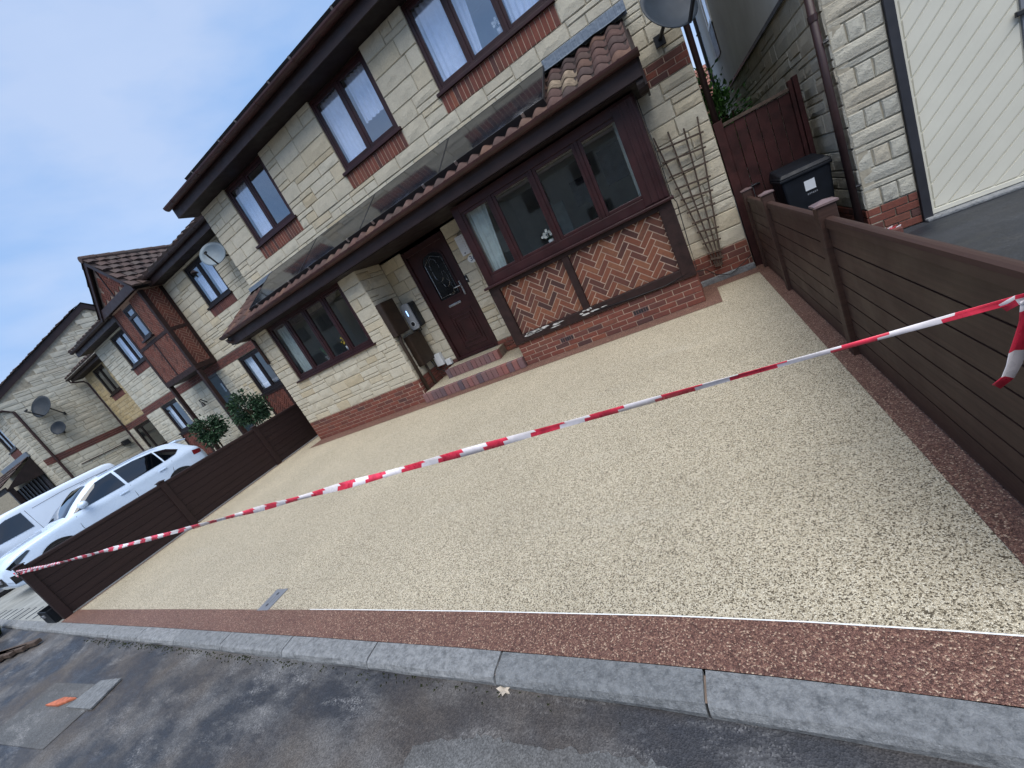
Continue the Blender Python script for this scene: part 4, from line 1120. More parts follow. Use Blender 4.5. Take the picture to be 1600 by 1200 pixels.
simple('cap_top', (0.15, 0.105, 0.105), 0.35, 0.5, 0.1, 9)  # paler than the posts: sky reflected on the caps is put into their colour
fence('composite_fence', 'brown board fence between the driveway and the garage drive', .712, [1.285, 3.20, 5.06, 6.40], 1.045, .95, 'fence_brown', 1, capmat='cap_top')
fence('dark_composite_fence', 'dark brown board fence beside the white cars', -9.20, [1.37, 3.24, 5.15], 1.0, .955, 'fence_dark', 1, end=6.55)

# ================================================================== BARRIER TAPE
def tape():
    r = random.Random(3)
    e = empty('barrier_tape', (-4.2, 1.38, .9), 'red and white barrier tape stretched across the driveway between fence posts', 'tape')
    def ribbon(name, P, width, L=.10, tw=0.0, phase=0, seed=1, vary=False):
        rr = random.Random(seed); mb = MB()
        P = [Vector(p) for p in P]
        # resample
        seg = []; acc = 0
        for a, b in zip(P, P[1:]):
            n = max(1, int((b - a).length / .025))
            for k in range(n): seg.append(a + (b - a) * (k / n))
        seg.append(P[-1])
        d0 = 0; vs = []; cut = []
        for i, p in enumerate(seg):
            if i: d0 += (seg[i] - seg[i - 1]).length
            t = (seg[min(i + 1, len(seg) - 1)] - seg[max(i - 1, 0)]).normalized()
            s = t.cross(Vector((0, 1, 0)));
            if s.length < .1: s = Vector((1, 0, 0))
            s.normalize(); q = s.cross(t)
            a = tw * d0 + .35 * math.sin(d0 * 1.9 + phase) + .2 * math.sin(d0 * 5.3)
            d = s * math.cos(a) + q * math.sin(a)
            wv = width * (1 + .18 * math.sin(d0 * 7 + 1)) * (1 if not vary else .55 + .65 * min(1, max(0, (.6 - p.x) / 1.8)))
            mid = q * (.006 * math.sin(d0 * 9)) ; vs += [p + d * wv / 2, p + mid + q * .006, p - d * wv / 2]; cut.append(d0)
        mb.v = vs
        for i in range(len(seg) - 1):
            for j in range(2):
                dd = cut[i] + (0.014 if j else -.014)
                mb.f.append([3 * i + j, 3 * i + j + 1, 3 * i + 3 + j + 1, 3 * i + 3 + j]); mb.mi.append(int((dd + 10) / L) % 2)
        o = mb.build(name, ['tape_red', 'tape_white'], e, smooth=True)
        sm = o.modifiers.new('thick', 'SOLIDIFY'); sm.thickness = .0012
    sag = lambda t: -.012 * math.sin(math.pi * t)
    pts = [(-9.27 + 9.95 * t, 1.325 + .05 * t, .895 + .03 * t + sag(t)) for t in [k / 60 for k in range(61)]]
    ribbon('tape_strand', pts, .029, .13, .0, 0, 1, True)
    ribbon('tape_strand', [(-9.27, 1.32, .93), (-9.1, 1.315, .945), (-8.2, 1.315, .925), (-7.2, 1.318, .906)], .018, .06, .6, 1, 2)
    ribbon('tape_knot', [(-9.27, 1.31, .93), (-9.28, 1.31, .88), (-9.20, 1.31, .86), (-9.12, 1.31, .91)], .02, .06, .3, 2, 3)
    ribbon('tape_knot', [(.66, 1.37, .92), (.69, 1.30, .915), (.76, 1.34, .92)], .028, .08, .2, 2, 4)
    ribbon('tape_tail', [(.655, 1.375, .915), (.646, 1.375, .86), (.632, 1.374, .82), (.617, 1.373, .78), (.607, 1.372, .745), (.591, 1.371, .710), (.566, 1.37, .690)], .043, .085, .0, .9, 5)
    ribbon('tape_knot', [(.600, 1.372, .912), (.625, 1.368, .925), (.66, 1.372, .92)], .022, .04, .3, .2, 6)
tape()

# ================================================================== GATE, BIN, RIGHT-HAND HOUSE
gt = empty('side_gate', (1.05, 6.62, 0), 'tall dark red plank gate between the house and the garage wall', 'gate')
n = 6
for k in range(n):
    a = .70 + k * .12
    MB().box(a + .003, a + .117, 6.62 + rnd.uniform(-.002, .002), 6.645, .06, 1.84 + rnd.uniform(-.006, .006)).build('plank', 'gate_wood', gt, bevel=.004)
MB().box(.70, 1.42, 6.600, 6.66, 1.845, 1.885).build('top_rail', 'trellis_wood', gt, bevel=.004)
MB().box(.595, .70, 6.59, 6.70, 0, 1.93).build('gate_post', 'gate_wood', gt, bevel=.006)
MB().box(1.42, 1.46, 6.58, 6.68, 0, 1.95).box(1.47, 1.52, 6.575, 6.68, 0, 1.97).build('gate_post', 'gate_wood', gt, bevel=.006)
MB().tube([(.78, 6.61, 1.02), (.86, 6.59, 1.03), (.90, 6.61, 1.02)], .012, 8).build('latch', 'black_plastic', gt)
dpn = MB().tube([(.645, 6.64, 5.4), (.645, 6.64, 1.9)], .036, 12).build('side_downpipe', 'pipe_brown', house, smooth=True)

bn = empty('wheelie_bin', (1.24, 6.2, 0), 'black wheelie bin with a white label in front of the gate', 'bin')
mb = MB(); lo = [(1.05, 6.02), (1.42, 6.02), (1.42, 6.46), (1.05, 6.46)]; hi = [(1.00, 5.95), (1.475, 5.95), (1.475, 6.52), (1.00, 6.52)]
mb.add([(x, y, .06) for x, y in lo] + [(x, y, .98) for x, y in hi], [(3, 2, 1, 0), (0, 1, 5, 4), (1, 2, 6, 5), (2, 3, 7, 6), (3, 0, 4, 7)])
mb.build('body', 'bin_plastic', bn, bevel=.02)
MB().box(.985, 1.49, 5.93, 6.53, .955, .99).build('rim', 'bin_plastic', bn, bevel=.01)
mb = MB(); mb.add([(.985, 5.92, .992), (1.49, 5.92, .992), (1.49, 6.55, .992), (.985, 6.55, .992), (1.01, 5.95, 1.035), (1.465, 5.95, 1.035), (1.465, 6.5, 1.09), (1.01, 6.5, 1.09)], [(3, 2, 1, 0), (4, 5, 6, 7), (0, 1, 5, 4), (1, 2, 6, 5), (2, 3, 7, 6), (3, 0, 4, 7)])
mb.build('lid', 'bin_plastic', bn, bevel=.012)
MB().tube([(1.03, 6.56, 1.05), (1.03, 6.60, 1.07), (1.45, 6.60, 1.07), (1.45, 6.56, 1.05)], .014, 8).build('handle', 'bin_plastic', bn)
def on_bin(z): return 6.02 + (5.95 - 6.02) * (z - .06) / .92
def bin_patch(x0, x1, z0, z1, name, mat, d):
    MB().add([(x0, on_bin(z0) - d, z0), (x1, on_bin(z0) - d, z0), (x1, on_bin(z1) - d, z1), (x0, on_bin(z1) - d, z1), (x0, on_bin(z0) + .003, z0), (x1, on_bin(z0) + .003, z0), (x1, on_bin(z1) + .003, z1), (x0, on_bin(z1) + .003, z1)],
             [(0, 1, 2, 3), (0, 4, 5, 1), (1, 5, 6, 2), (2, 6, 7, 3), (3, 7, 4, 0)]).build(name, mat, bn)
bin_patch(1.205, 1.305, .765, .875, 'label', 'white_plastic', .003)
for k in range(6): bin_patch(1.215 + k * .017, 1.226 + k * .017, .715 + .002 * (k % 3), .735, 'print_mark', 'grey_plastic', .003)
for sx in (1.06, 1.41): MB().tube([(sx - .02, 6.50, .09), (sx + .02, 6.50, .09)], .09, 14).build('wheel', 'tyre', bn)

rh = empty('garage_house', (3.2, 5.8, 0), 'stone garage house with cream door and white rendered upper side', 'house')
XS_ = 1.63; YF = 5.80
backing(rh, 1.64, 2.06, 0, 2.75, YF, [], name='wall')
MB().box(2.06, 6.4, YF + .012, YF + .11, 2.20, 5.6).box(3.82, 6.4, YF + .012, YF + .11, 0, 2.20).build('wall', 'mortar', rh)
r_ = []; z = .335
while z < 2.9:
    for h_, ns in ((.185, 3), (.065, 1), (.15, 1)):
        for k in range(ns): r_.append((1.635 + k * .42 / ns, z, .42 / ns, h_))
        z += h_
lay_stones(rh, [q for q in r_ if q[1] + q[3] < 2.95], YF, mat='stone_grey', seed=31)
lay_stones(rh, courses(2.06, 3.9, 2.22, 3.3, [], 77), YF, mat='stone_grey', seed=33)
brick_rows(1.635, 2.055, .0, 4, YF - .004, rh, seed=32, ch=.083)
backing(rh, YF, 14.1, 0, 2.78, XS_, [], face='-x', name='wall')
lay_stones(rh, courses(YF, 9.0, .335, 2.75, [], 51, .225, .3, .7), XS_, '-x', 'stone_grey', seed=34)
lay_stones(rh, courses(9.0, 14.1, .335, 2.75, [], 52, .225, .3, .7), XS_, '-x', 'stone_isl', joined='stonework')
brick_rows(YF, 7.4, .0, 4, XS_ - .004, rh, '-x', seed=35, ch=.083)
MB().box(1.60, 1.74, 6.25, 14.0, 2.76, 6.6).build('rendered_wall', 'render_white', rh)
MB().box(1.585, 1.602, 6.25, 14.0, 2.74, 2.79).build('render_edge_shadow', 'dark_frame', rh)  # dark strip standing in for the shadow along the render's lower edge
MB().box(1.58, 1.62, 11.8, 12.5, 3.42, 4.02).build('vent_panel', 'brown_metal', rh, bevel=.005)
wf = MB().box(1.575, 1.62, 11.75, 11.83, 4.03, 5.3).box(1.575, 1.62, 12.45, 12.53, 4.03, 5.3).box(1.575, 1.62, 11.83, 12.45, 4.03, 4.1).build('side_window', 'white_plastic', rh)
MB().box(1.590, 1.60, 11.83, 12.45, 4.1, 5.3).build('pane', 'glass', wf)
MB().tube([(1.56, 14.05, .1), (1.56, 14.05, 6.5)], .045, 10).build('black_downpipe', 'black_plastic', rh)
for z in (2.0, 3.2, 4.4): MB().box(1.50, 1.62, 14.02, 14.08, z, z + .03).build('pipe_clip', 'black_plastic', rh)
gp = MB().tube([(1.565, 5.83, 3.2), (1.565, 5.83, .03)], .036, 12).build('downpipe', 'pipe_brown', rh, smooth=True)
MB().tube([(1.565, 5.83, 2.27), (1.565, 5.83, 2.33)], .043, 12).build('pipe_collar', 'pipe_brown', gp)
for z in (.62, 2.05): MB().tube([(1.59, 5.80, z), (1.635, 5.79, z)], .012, 8).build('pipe_clip', 'black_plastic', gp)
# garage door
gf = MB().box(2.055, 2.13, YF - .03, YF + .06, .0, 2.24).box(3.75, 3.825, YF - .03, YF + .06, 0, 2.24).box(2.13, 3.75, YF - .03, YF + .06, 2.17, 2.24).build('garage_door_frame', 'dark_frame', rh, bevel=.004)
gd = MB().box(2.13, 3.75, YF + .03, YF + .05, .035, 2.17).build('garage_door', 'garage_cream', rh)
MB().box(2.135, 3.745, YF + .010, YF + .03, .038, .085).box(2.135, 2.16, YF + .010, YF + .03, .085, 2.165).build('door_edge', 'garage_cream', gd, bevel=.003)
cxm = 2.93; step_ = .172
for side in (0, 1):
    for k in range(-12, 16):
        z0 = .0 + k * step_
        P = [(2.165, z0 + .004), (cxm - .03, z0 + .004 + (cxm - .03 - 2.165)), (cxm - .03, z0 + step_ - .016 + (cxm - .03 - 2.165)), (2.165, z0 + step_ - .016)]
        if side: P = [(2 * cxm - x, z) for x, z in P][::-1]
        P = clip_poly(P, 2.165, 3.70, .09, 2.15)
        if len(P) < 3: continue
        if area(P) < 0: P = P[::-1]
        I = inset(P, .014); q = len(P); m2 = MB()
        m2.add([(x, YF + .018, z) for x, z in I] + [(x, YF + .031, z) for x, z in P], [tuple(range(q))] + [(i, q + i, q + (i + 1) % q, (i + 1) % q) for i in range(q)])
        m2.build('door_panel', 'garage_cream', gd)
MB().box(cxm - .022, cxm + .03, YF + .005, YF + .03, .06, 2.16).build('centre_strip', 'grey_plastic', gd)
MB().box(cxm - .07, cxm + .12, YF - .03, YF + .005, 1.44, 1.485).build('handle', 'black_plastic', gd, bevel=.008)
MB().box(2.06, 3.8, YF - .09, YF + .05, -.004, .03).build('threshold', 'kerb', rh, bevel=.01)
tb = empty('tape_scrap', (1.68, 5.66, 0), 'crumpled scrap of red and white tape by the garage plinth', 'litter')
r2 = random.Random(5)
for k in range(7):
    p = Vector((1.62 + k * .03, 5.68 + r2.uniform(-.03, .03), .085 + r2.uniform(-.015, .012)))
    mb = MB(); mb.add([p, p + Vector((.045, .01, .008)), p + Vector((.04, .02, -.02)), p + Vector((-.01, .01, -.022))], [(0, 1, 2, 3)])
    o = mb.build('tape_fold', 'tape_red' if k % 2 else 'tape_white', tb)
    o.modifiers.new('t', 'SOLIDIFY').thickness = .004
MB().box(1.62, 1.84, 5.64, 5.74, 0, .07).build('resting_brick', 'brick_isl', tb, bevel=.01)

# ================================================================== FOLIAGE
def leaves(mb, c, rad, n, size, r, clumps=14):
    c = Vector(c); cl = []
    for k in range(clumps):
        d = Vector((r.gauss(0, 1), r.gauss(0, 1), r.gauss(0, 1))).normalized() * r.uniform(.45, 1.0)
        cl.append((Vector((d.x * rad[0], d.y * rad[1], d.z * rad[2])), r.uniform(.22, .42)))
    for k in range(n):
        o, s = r.choice(cl)
        p = c + o + Vector((r.gauss(0, 1) * rad[0], r.gauss(0, 1) * rad[1], r.gauss(0, 1) * rad[2])) * s * .6
        d = ((p - c).normalized() + Vector((r.gauss(0, .6), r.gauss(0, .6), r.gauss(0, .6)))).normalized()
        t = d.cross(Vector((r.gauss(0, 1), r.gauss(0, 1), r.gauss(0, 1)))).normalized(); nn = d.cross(t)
        L = size * r.uniform(.7, 1.3); wv = L * .24
        a = p + d * L * .5 + nn * L * .08
        mb.add([p, a + t * wv, p + d * L, a - t * wv], [(0, 1, 2), (0, 2, 3)])
def pot_tree(name, label, x, y, zc, rr, n, seed):
    r = random.Random(seed); e = empty(name, (x, y, 0), label, 'tree', 'small evergreen trees outside the neighbouring house')
    MB().tube([(x, y, 0), (x, y, .32), (x, y, .34)], .2, 16, radii=[.15, .2, .21]).build('pot', 'pot', e)
    m = MB(); m.tube([(x, y, .3), (x + .02, y, .7), (x - .01, y + .02, zc)], .025, 8, radii=[.03, .024, .015])
    for k in range(7):
        a = k * .9; m.tube([(x, y, zc - .25 + .05 * k), (x + .28 * math.cos(a), y + .28 * math.sin(a), zc + .02 + .06 * k)], .008, 5)
    m.build('trunk', 'bark', e)
    lv = MB(); leaves(lv, (x, y, zc), (rr, rr, rr * 1.05), n, .10, r, 20); lv.build('crown', 'leaf', e)
    return e
pot_tree('bay_tree', 'bushy evergreen potted tree in front of the teal door', -11.45, 6.55, 1.32, .42, 2200, 4)
pot_tree('bay_tree', 'smaller evergreen potted tree beside the jetty post', -13.62, 6.55, 1.30, .43, 2000, 9)
bs = empty('garden_bush', (1.05, 10.6, 0), 'bright green bush seen through the gap above the gate', 'bush')
m = MB()
for k in range(8): m.tube([(1.05, 10.6, 0), (1.05 + .3 * math.cos(k), 10.6 + .4 * math.sin(k), 2.2)], .02, 5)
m.build('stem', 'bark', bs)
lv = MB(); leaves(lv, (1.05, 10.6, 1.95), (.55, .8, 1.05), 2600, .11, random.Random(2), 40); lv.build('crown', 'leaf_bright', bs)

# ================================================================== NEIGHBOURING HOUSE (left)
YN = 7.55
nh = empty('neighbour_house', (-13.9, YN, 0), 'neighbouring stone house with herringbone brick jetty and gable', 'house')
n_up = [(-11.76, -10.56, 4.20, 5.32), (-17.28, -16.20, 4.20, 5.32)]
n_lo = [(-12.08, -10.95, 1.50, 2.66), (-17.46, -16.26, 1.58, 2.66)]
n_pan = [(-12.08, -10.95, .40, 1.46), (-17.46, -16.26, .40, 1.54)]
door_n = (-14.22, -13.36, 0.0, 2.70)
opn = [(a, b, c - .05, d + .02) for a, b, c, d in n_up + n_lo] + [door_n]
backing(nh, -18.67, -8.6, 0, 5.42, YN, opn, name='wall')
sol_n = [(a - .02, b + .02, 3.92, 4.15) for a, b, c, d in n_up]
full = opn + sol_n + n_pan + [(-14.92, -12.92, 2.94, 5.5)]
lay_stones(nh, courses(-12.92, -9.5, 2.94, 5.40, full, 61, .21), YN, seed=41)
lay_stones(nh, courses(-12.92, -9.5, .1, 2.68, full, 62, .21, .2, .5), YN, seed=42)
lay_stones(nh, courses(-18.67, -12.92, 2.94, 5.40, full, 63, .21), YN, mat='stone_isl', joined='upper_stonework')
lay_stones(nh, courses(-18.67, -12.92, .1, 2.68, full, 64, .21, .2, .5), YN, mat='stone_isl', joined='lower_stonework')
brick_rows(-18.67, -9.5, 2.69, 3, YN - .006, nh, mat='brick_isl', ch=.08, joined='brick_band')
for k, (a, b, c, d) in enumerate(sol_n): soldiers(a, b, c, d, YN - .004, nh, 'brick_isl', joined='sill_bricks')
window(nh, *n_up[0], YN + .03, [-11.16], 'upvc_dark', curtains=[(-11.68, -11.22, 4.25, 5.0, 'net_curtain', .0), (-11.1, -10.66, 4.25, 5.25, 'net_curtain', .0)])
window(nh, *n_up[1], YN + .03, [-16.66], 'upvc_dark', curtains=[(-17.2, -16.7, 4.25, 5.25, 'net_curtain', 0), (-16.6, -16.3, 4.25, 5.25, 'net_curtain', 0)])
window(nh, *n_lo[0], YN + .03, [-11.45], 'upvc_dark', glass='glass_low', curtains=[(-12.0, -11.55, 1.56, 2.58, 'net_curtain', 0)])
window(nh, *n_lo[1], YN + .03, [-16.86], 'upvc_dark', glass='glass_low', curtains=[(-17.4, -16.95, 1.62, 2.58, 'net_curtain', 0)])
for a, b, c, d in n_pan:
    MB().box(a, a + .08, YN - .03, YN + .02, c, d).box(b - .08, b, YN - .03, YN + .02, c, d).box(a + .08, b - .08, YN - .03, YN + .02, d - .07, d).box(a + .08, b - .08, YN - .03, YN + .02, c, c + .08).build('panel_frame', 'timber', nh)
    herringbone(a + .08, b - .08, c + .08, d - .07, YN - .012, nh, mat='brick_herring_isl', joined='herringbone_panel')
# door
nd = MB().box(door_n[0] + .06, door_n[1] - .06, YN + .05, YN + .09, .06, 2.62).build('door', 'teal_door', nh)
MB().box(door_n[0], door_n[0] + .06, YN, YN + .10, .03, 2.70).box(door_n[1] - .06, door_n[1], YN, YN + .10, .03, 2.70).box(door_n[0] + .06, door_n[1] - .06, YN, YN + .10, 2.62, 2.70).build('door_frame', 'dark_frame', nh)
MB().box(-13.60, -13.52, YN + .04, YN + .055, 2.05, 2.35).build('door_pane', 'glass', nd)
MB().box(-13.95, -13.65, YN + .035, YN + .052, 1.15, 1.20).build('letterbox', 'silver', nd)
MB().box(-13.50, -13.47, YN + .01, YN + .052, 1.0, 1.35).build('handle', 'silver', nd)
# wall lantern and bell
wl = empty('wall_lantern', (-14.75, YN - .01, 2.0), 'small black swan-neck wall lamp beside the teal door', 'lamp')
MB().tube([(-14.75, YN, 2.05), (-14.75, YN - .12, 2.22), (-14.66, YN - .22, 2.20), (-14.55, YN - .25, 2.08)], .018, 8).build('arm', 'black_plastic', wl)
MB().tube([(-14.55, YN - .25, 2.12), (-14.52, YN - .25, 1.98)], .05, 10, radii=[.03, .06]).build('shade', 'black_plastic', wl)
# jetty
JX0, JX1, JY = -14.90, -12.94, 6.93
backing(nh, JX0 + .017, JX1 - .10, 3.0, 5.45, JY, [(-14.25, -13.70, 4.36, 5.32)], 'mortar_jetty', name='jetty_core', off=.017, th=.05)
MB().box(JX1 - .09, JX1 - .017, JY + .02, YN, 3.0, 5.45).build('jetty_core', 'mortar_jetty', nh)
MB().box(JX0, JX1, JY, YN, 2.93, 3.09).build('jetty_beam', 'timber', nh, bevel=.01)
for (a, b) in ((JX1 - .11, JX1), (JX0, JX0 + .11)): MB().box(a, b, JY, JY + .12, 3.09, 5.40).build('stud', 'timber', nh)
MB().box(JX1 - .05, JX1 + .002, YN - .10, YN, 3.09, 5.40).build('stud', 'timber', nh)
MB().box(JX1 - .05, JX1 + .001, JY + .12, YN - .10, 4.16, 4.25).build('rail', 'timber', nh)
MB().box(JX0 + .11, JX1 - .11, JY + .001, JY + .06, 4.16, 4.25).build('rail', 'timber', nh)
MB().box(-13.99, -13.93, JY + .002, JY + .06, 3.09, 4.16).build('stud', 'timber', nh)
hm = 'brick_herring_isl'
herringbone(JY + .12, YN - .10, 3.09, 4.16, JX1 - .012, nh, '+x', hm, 'herringbone_panel', 3)
herringbone(JY + .12, YN - .10, 4.25, 5.40, JX1 - .012, nh, '+x', hm, 'herringbone_panel', 4)
herringbone(JX0 + .11, -13.99, 3.09, 4.16, JY + .012, nh, '-y', hm, 'herringbone_panel', 5)
herringbone(-13.93, JX1 - .11, 3.09, 4.16, JY + .012, nh, '-y', hm, 'herringbone_panel', 6)
herringbone(JX0 + .11, -14.27, 4.25, 5.40, JY + .012, nh, '-y', hm, 'herringbone_panel', 7)
herringbone(-13.68, JX1 - .11, 4.25, 5.40, JY + .012, nh, '-y', hm, 'herringbone_panel', 8)
jw = window(nh, -14.25, -13.70, 4.36, 5.32, JY + .0, [], 'upvc_dark', room=.4, curtains=[])
MB().box(-14.20, -13.75, JY - .004, JY + .05, 5.00, 5.07).build('transom', 'upvc_dark', jw)
MB().box(JX0 - .12, JX1 + .12, JY - .16, JY - .12, 5.40, 5.62).build('tie_beam', 'fascia', nh, bevel=.006)
# gable infill
gx = (JX0 + JX1) / 2; AP = 6.74
GP = [(JX0 - .05, 5.60), (JX1 + .05, 5.60), (gx, AP - .12)]
MB().prism_xz(GP, JY - .06, JY + .1).build('gable_infill', 'mortar_dark', nh)
def clip_tri(u, z): return z < AP - .16 - (abs(u - gx)) * (AP - 5.60) / (JX1 - gx + .12)
gmb = MB(); s = math.sqrt(.5); H = .075
for i in range(-30, 40):
    for j in range(-30, 40):
        for cond, wa, hb in (((i - j) % 6 == 0, 3, 1), ((i - j) % 6 == 5, 1, 3)):
            if not cond: continue
            P = [(i * H + .006, j * H + .006), ((i + wa) * H - .006, j * H + .006), ((i + wa) * H - .006, (j + hb) * H - .006), (i * H + .006, (j + hb) * H - .006)]
            Q = [(JX0 + (x - z) * s, 5.62 + (x + z) * s) for x, z in P]
            if all(clip_tri(u, z) and z > 5.62 for u, z in Q): gmb.prism_xz(Q, JY - .075, JY - .05)
gi = gmb.build('gable_bricks', hm, nh); gi['kind'] = 'stuff'
MB().bar((gx, JY - .085, 5.62), (gx, JY - .085, AP - .15), .03, .03, up=(0, 1, 0)).build('king_post', 'fascia', nh)
for sx in (-1, 1):
    ex_ = gx + sx * (JX1 - gx + .20)
    MB().prism_xz([(gx, AP - .16), (gx, AP), (ex_, 5.52), (ex_, 5.36)][::sx], JY - .19, JY - .15).build('bargeboard', 'fascia', nh)
def tiled_slope(parent, name, p00, p10, p11, p01, nu, nv, mat='tile_isl', th=.05):
    """p00-p10 eave edge, p01-p11 top edge; tiles joined into one part"""
    p00, p10, p11, p01 = map(Vector, (p00, p10, p11, p01)); mb = MB(); r = random.Random(len(name) + nu)
    nrm = (p10 - p00).cross(p01 - p00).normalized()
    if nrm.z < 0: nrm = -nrm
    def S(u, v): return (p00 * (1 - u) + p10 * u) * (1 - v) + (p01 * (1 - u) + p11 * u) * v
    for j in range(nv):
        for i in range(nu):
            ua = (i + (.5 if j % 2 else 0)) / nu; ub = min(1, ua + 1 / nu)
            if ua >= 1: continue
            va, vb = j / nv - .12 / nv, min(1, (j + 1) / nv + .1 / nv)
            e = (ub - ua) * .04; lift = th * r.uniform(.8, 1.15)
            q = [S(ua + e, va) + nrm * lift, S((ua + ub) / 2, va) + nrm * lift * 1.55, S(ub - e, va) + nrm * lift, S(ub - e, vb) + nrm * .012, S((ua + ub) / 2, vb) + nrm * .02, S(ua + e, vb) + nrm * .012,
                 S(ua + e, va), S(ub - e, va)]
            mb.add(q, [(0, 1, 4, 5), (1, 2, 3, 4), (0, 6, 7, 2, 1)])
    o = mb.build(name, mat, parent); o['kind'] = 'stuff'
    MB().add([S(0, 0), S(1, 0), S(1, 1), S(0, 1)], [(0, 1, 2, 3)]).build(name + '_deck', 'soffit', parent)
RB = 9.6
tiled_slope(nh, 'jetty_roof', (JX1 + .24, JY - .22, 5.47), (JX1 + .24, RB, 5.47), (gx, RB, AP + .03), (gx, JY - .22, AP + .03), 11, 7)
tiled_slope(nh, 'jetty_roof', (JX0 - .24, JY - .22, 5.47), (JX0 - .24, RB, 5.47), (gx, RB, AP + .03), (gx, JY - .22, AP + .03), 11, 7)
mb = MB(); k = 0
for k in range(8): mb.tube([(gx, JY - .22 + k * .37, AP + .03), (gx, JY - .22 + (k + 1) * .37 - .01, AP + .04)], .09, 10)
mb.build('ridge_tiles', 'tile_isl', nh)
for px_ in (JX1 - .07, JX0 + .06): MB().box(px_ - .055, px_ + .055, JY + .02, JY + .13, 0, 2.93).build('jetty_post', 'timber', nh, bevel=.01)
# eaves either side of the jetty
for (a, b) in ((-18.95, JX0 - .12), (JX1 + .1, -8.62)):
    MB().box(a, b, 7.19, 7.212, 5.39, 5.60).build('eaves_fascia', 'fascia', nh)
    MB().box(a, b, 7.212, YN + .02, 5.392, 5.41).build('eaves_soffit', 'soffit', nh)
    gutter(nh, a - .03, b, 7.125, 5.60, .062, 'fascia', 1.4)
    tiled_slope(nh, 'main_roof', (a, 7.10, 5.62), (b, 7.10, 5.62), (b, 10.4, 7.55), (a, 10.4, 7.55), int((b - a) / .3), 11)
MB().box(-18.66, -18.5, YN + .11, 12, 0, 5.5).build('side_wall', 'mortar', nh)

# far wing of yellow stone
YY = 8.40
fh = empty('yellow_stone_house', (-20.8, YY, 0), 'yellow rough stone house end with small brown window and gutter', 'house')
fo = [(-22.05, -20.95, 4.20, 5.33), (-22.45, -20.65, 1.45, 2.64)]
backing(fh, -22.87, -18.66, 0, 5.42, YY, [(a, b, c - .05, d + .02) for a, b, c, d in fo], name='wall')
fop = [(a, b, c - .05, d + .02) for a, b, c, d in fo] + [(-22.07, -20.93, 3.93, 4.15)]
lay_stones(fh, courses(-22.87, -18.66, 2.92, 5.40, fop, 71, .16, .15, .4), YY, mat='stone_yellow', joined='rough_stonework')
lay_stones(fh, courses(-22.87, -18.66, .1, 2.66, fop, 72, .20), YY, mat='stone_isl', joined='lower_stonework')
brick_rows(-22.87, -18.66, 2.67, 3, YY - .006, fh, mat='brick_isl', ch=.08, joined='brick_band')
soldiers(-22.07, -20.93, 3.93, 4.15, YY - .004, fh, 'brick_isl', joined='sill_bricks')
window(fh, *fo[0], YY + .03, [-21.5], 'upvc_dark', glass='glass_low')
window(fh, *fo[1], YY + .03, [-21.9], 'upvc_dark', glass='glass_low')
MB().box(-23.05, -18.7, 8.03, 8.05, 5.36, 5.55).build('eaves_fascia', 'fascia', fh)
MB().box(-23.05, -18.7, 8.05, YY + .02, 5.365, 5.38).build('eaves_soffit', 'soffit', fh)
gutter(fh, -23.15, -18.7, 7.97, 5.52, .06, 'fascia', 1.4)
tiled_slope(fh, 'roof', (-23.05, 7.95, 5.56), (-18.7, 7.95, 5.56), (-18.7, 10.6, 7.1), (-23.05, 10.6, 7.1), 14, 9)
MB().tube([(-23.05, 7.97, 5.46), (-23.05, 7.98, 5.36), (-22.93, 8.30, 5.22), (-22.90, 8.36, 5.1), (-22.90, 8.36, .0)], .034, 8).build('downpipe', 'pipe_brown', fh)
MB().box(-22.86, -22.7, YY + .11, 12, 0, 5.5).build('side_wall', 'mortar', fh)

# third house: pale gable wall facing us
XG = -23.3; AY, AZ = 10.15, 8.30
th_ = empty('gable_house', (-26.5, 9.5, 0), 'pale stone house with tall plain gable wall, brick band and dark bargeboard', 'house')
MB().prism_yz([(5.82, 0), (14.5, 0), (14.5, 5.6), (AY, AZ), (5.82, 5.62)], XG - .3, XG - .02).build('gable_wall', 'mortar', th_)
def under(y, z): return z < AZ - .10 - abs(y - AY) * (AZ - 5.62) / (AY - 5.82)
rects = courses(5.82, 14.4, .1, 2.76, [], 81, .205, .3, .7) + [q for q in courses(5.82, 14.4, 3.02, 8.2, [], 82, .205, .3, .7) if under(q[0], q[1] + q[3]) and under(q[0] + q[2], q[1] + q[3])]
lay_stones(th_, rects, XG, '+x', 'stone_isl', joined='gable_stonework')
brick_rows(5.82, 14.4, 2.77, 3, XG + .006, th_, '+x', 'brick_isl', ch=.083, joined='brick_band')
ang = (AZ - 5.62) / (AY - 5.82)
for sy in (-1, 1):
    ye = AY + sy * 4.75; ze = AZ + .12 - 4.75 * ang
    MB().prism_yz([(AY, AZ - .12), (AY, AZ + .12), (ye, ze), (ye, ze - .26)], XG, XG + .05).build('bargeboard', 'fascia', th_)
    tiled_slope(th_, 'roof', (XG + .10, ye, ze + .02), (-42, ye, ze + .02), (-42, AY, AZ + .16), (XG + .10, AY, AZ + .16), 50, 14)
backing(th_, -42, XG, 0, 5.62, 5.82, [(-25.6, -24.5, 3.95, 5.2)], name='front_wall')
lay_stones(th_, courses(-28, XG, .1, 5.5, [(-25.6, -24.5, 3.85, 5.2), (-25.6, -24.5, 3.6, 3.85), (-28, -24.1, .0, 3.0)], 83, .205, .3, .6), 5.82, mat='stone_isl', joined='front_stonework')
window(th_, -25.6, -24.5, 3.95, 5.2, 5.85, [-25.05], 'upvc_dark', glass='glass_low')
soldiers(-25.62, -24.48, 3.62, 3.88, 5.80, th_, 'brick_isl', joined='sill_bricks')
pp = MB(); pp.tube([(XG + .05, 5.55, 5.25), (XG + .05, 5.9, 5.22), (XG + .06, 6.12, 5.05), (XG + .06, 6.13, .05)], .045, 10); pp.build('downpipe', 'pipe_brown', th_)
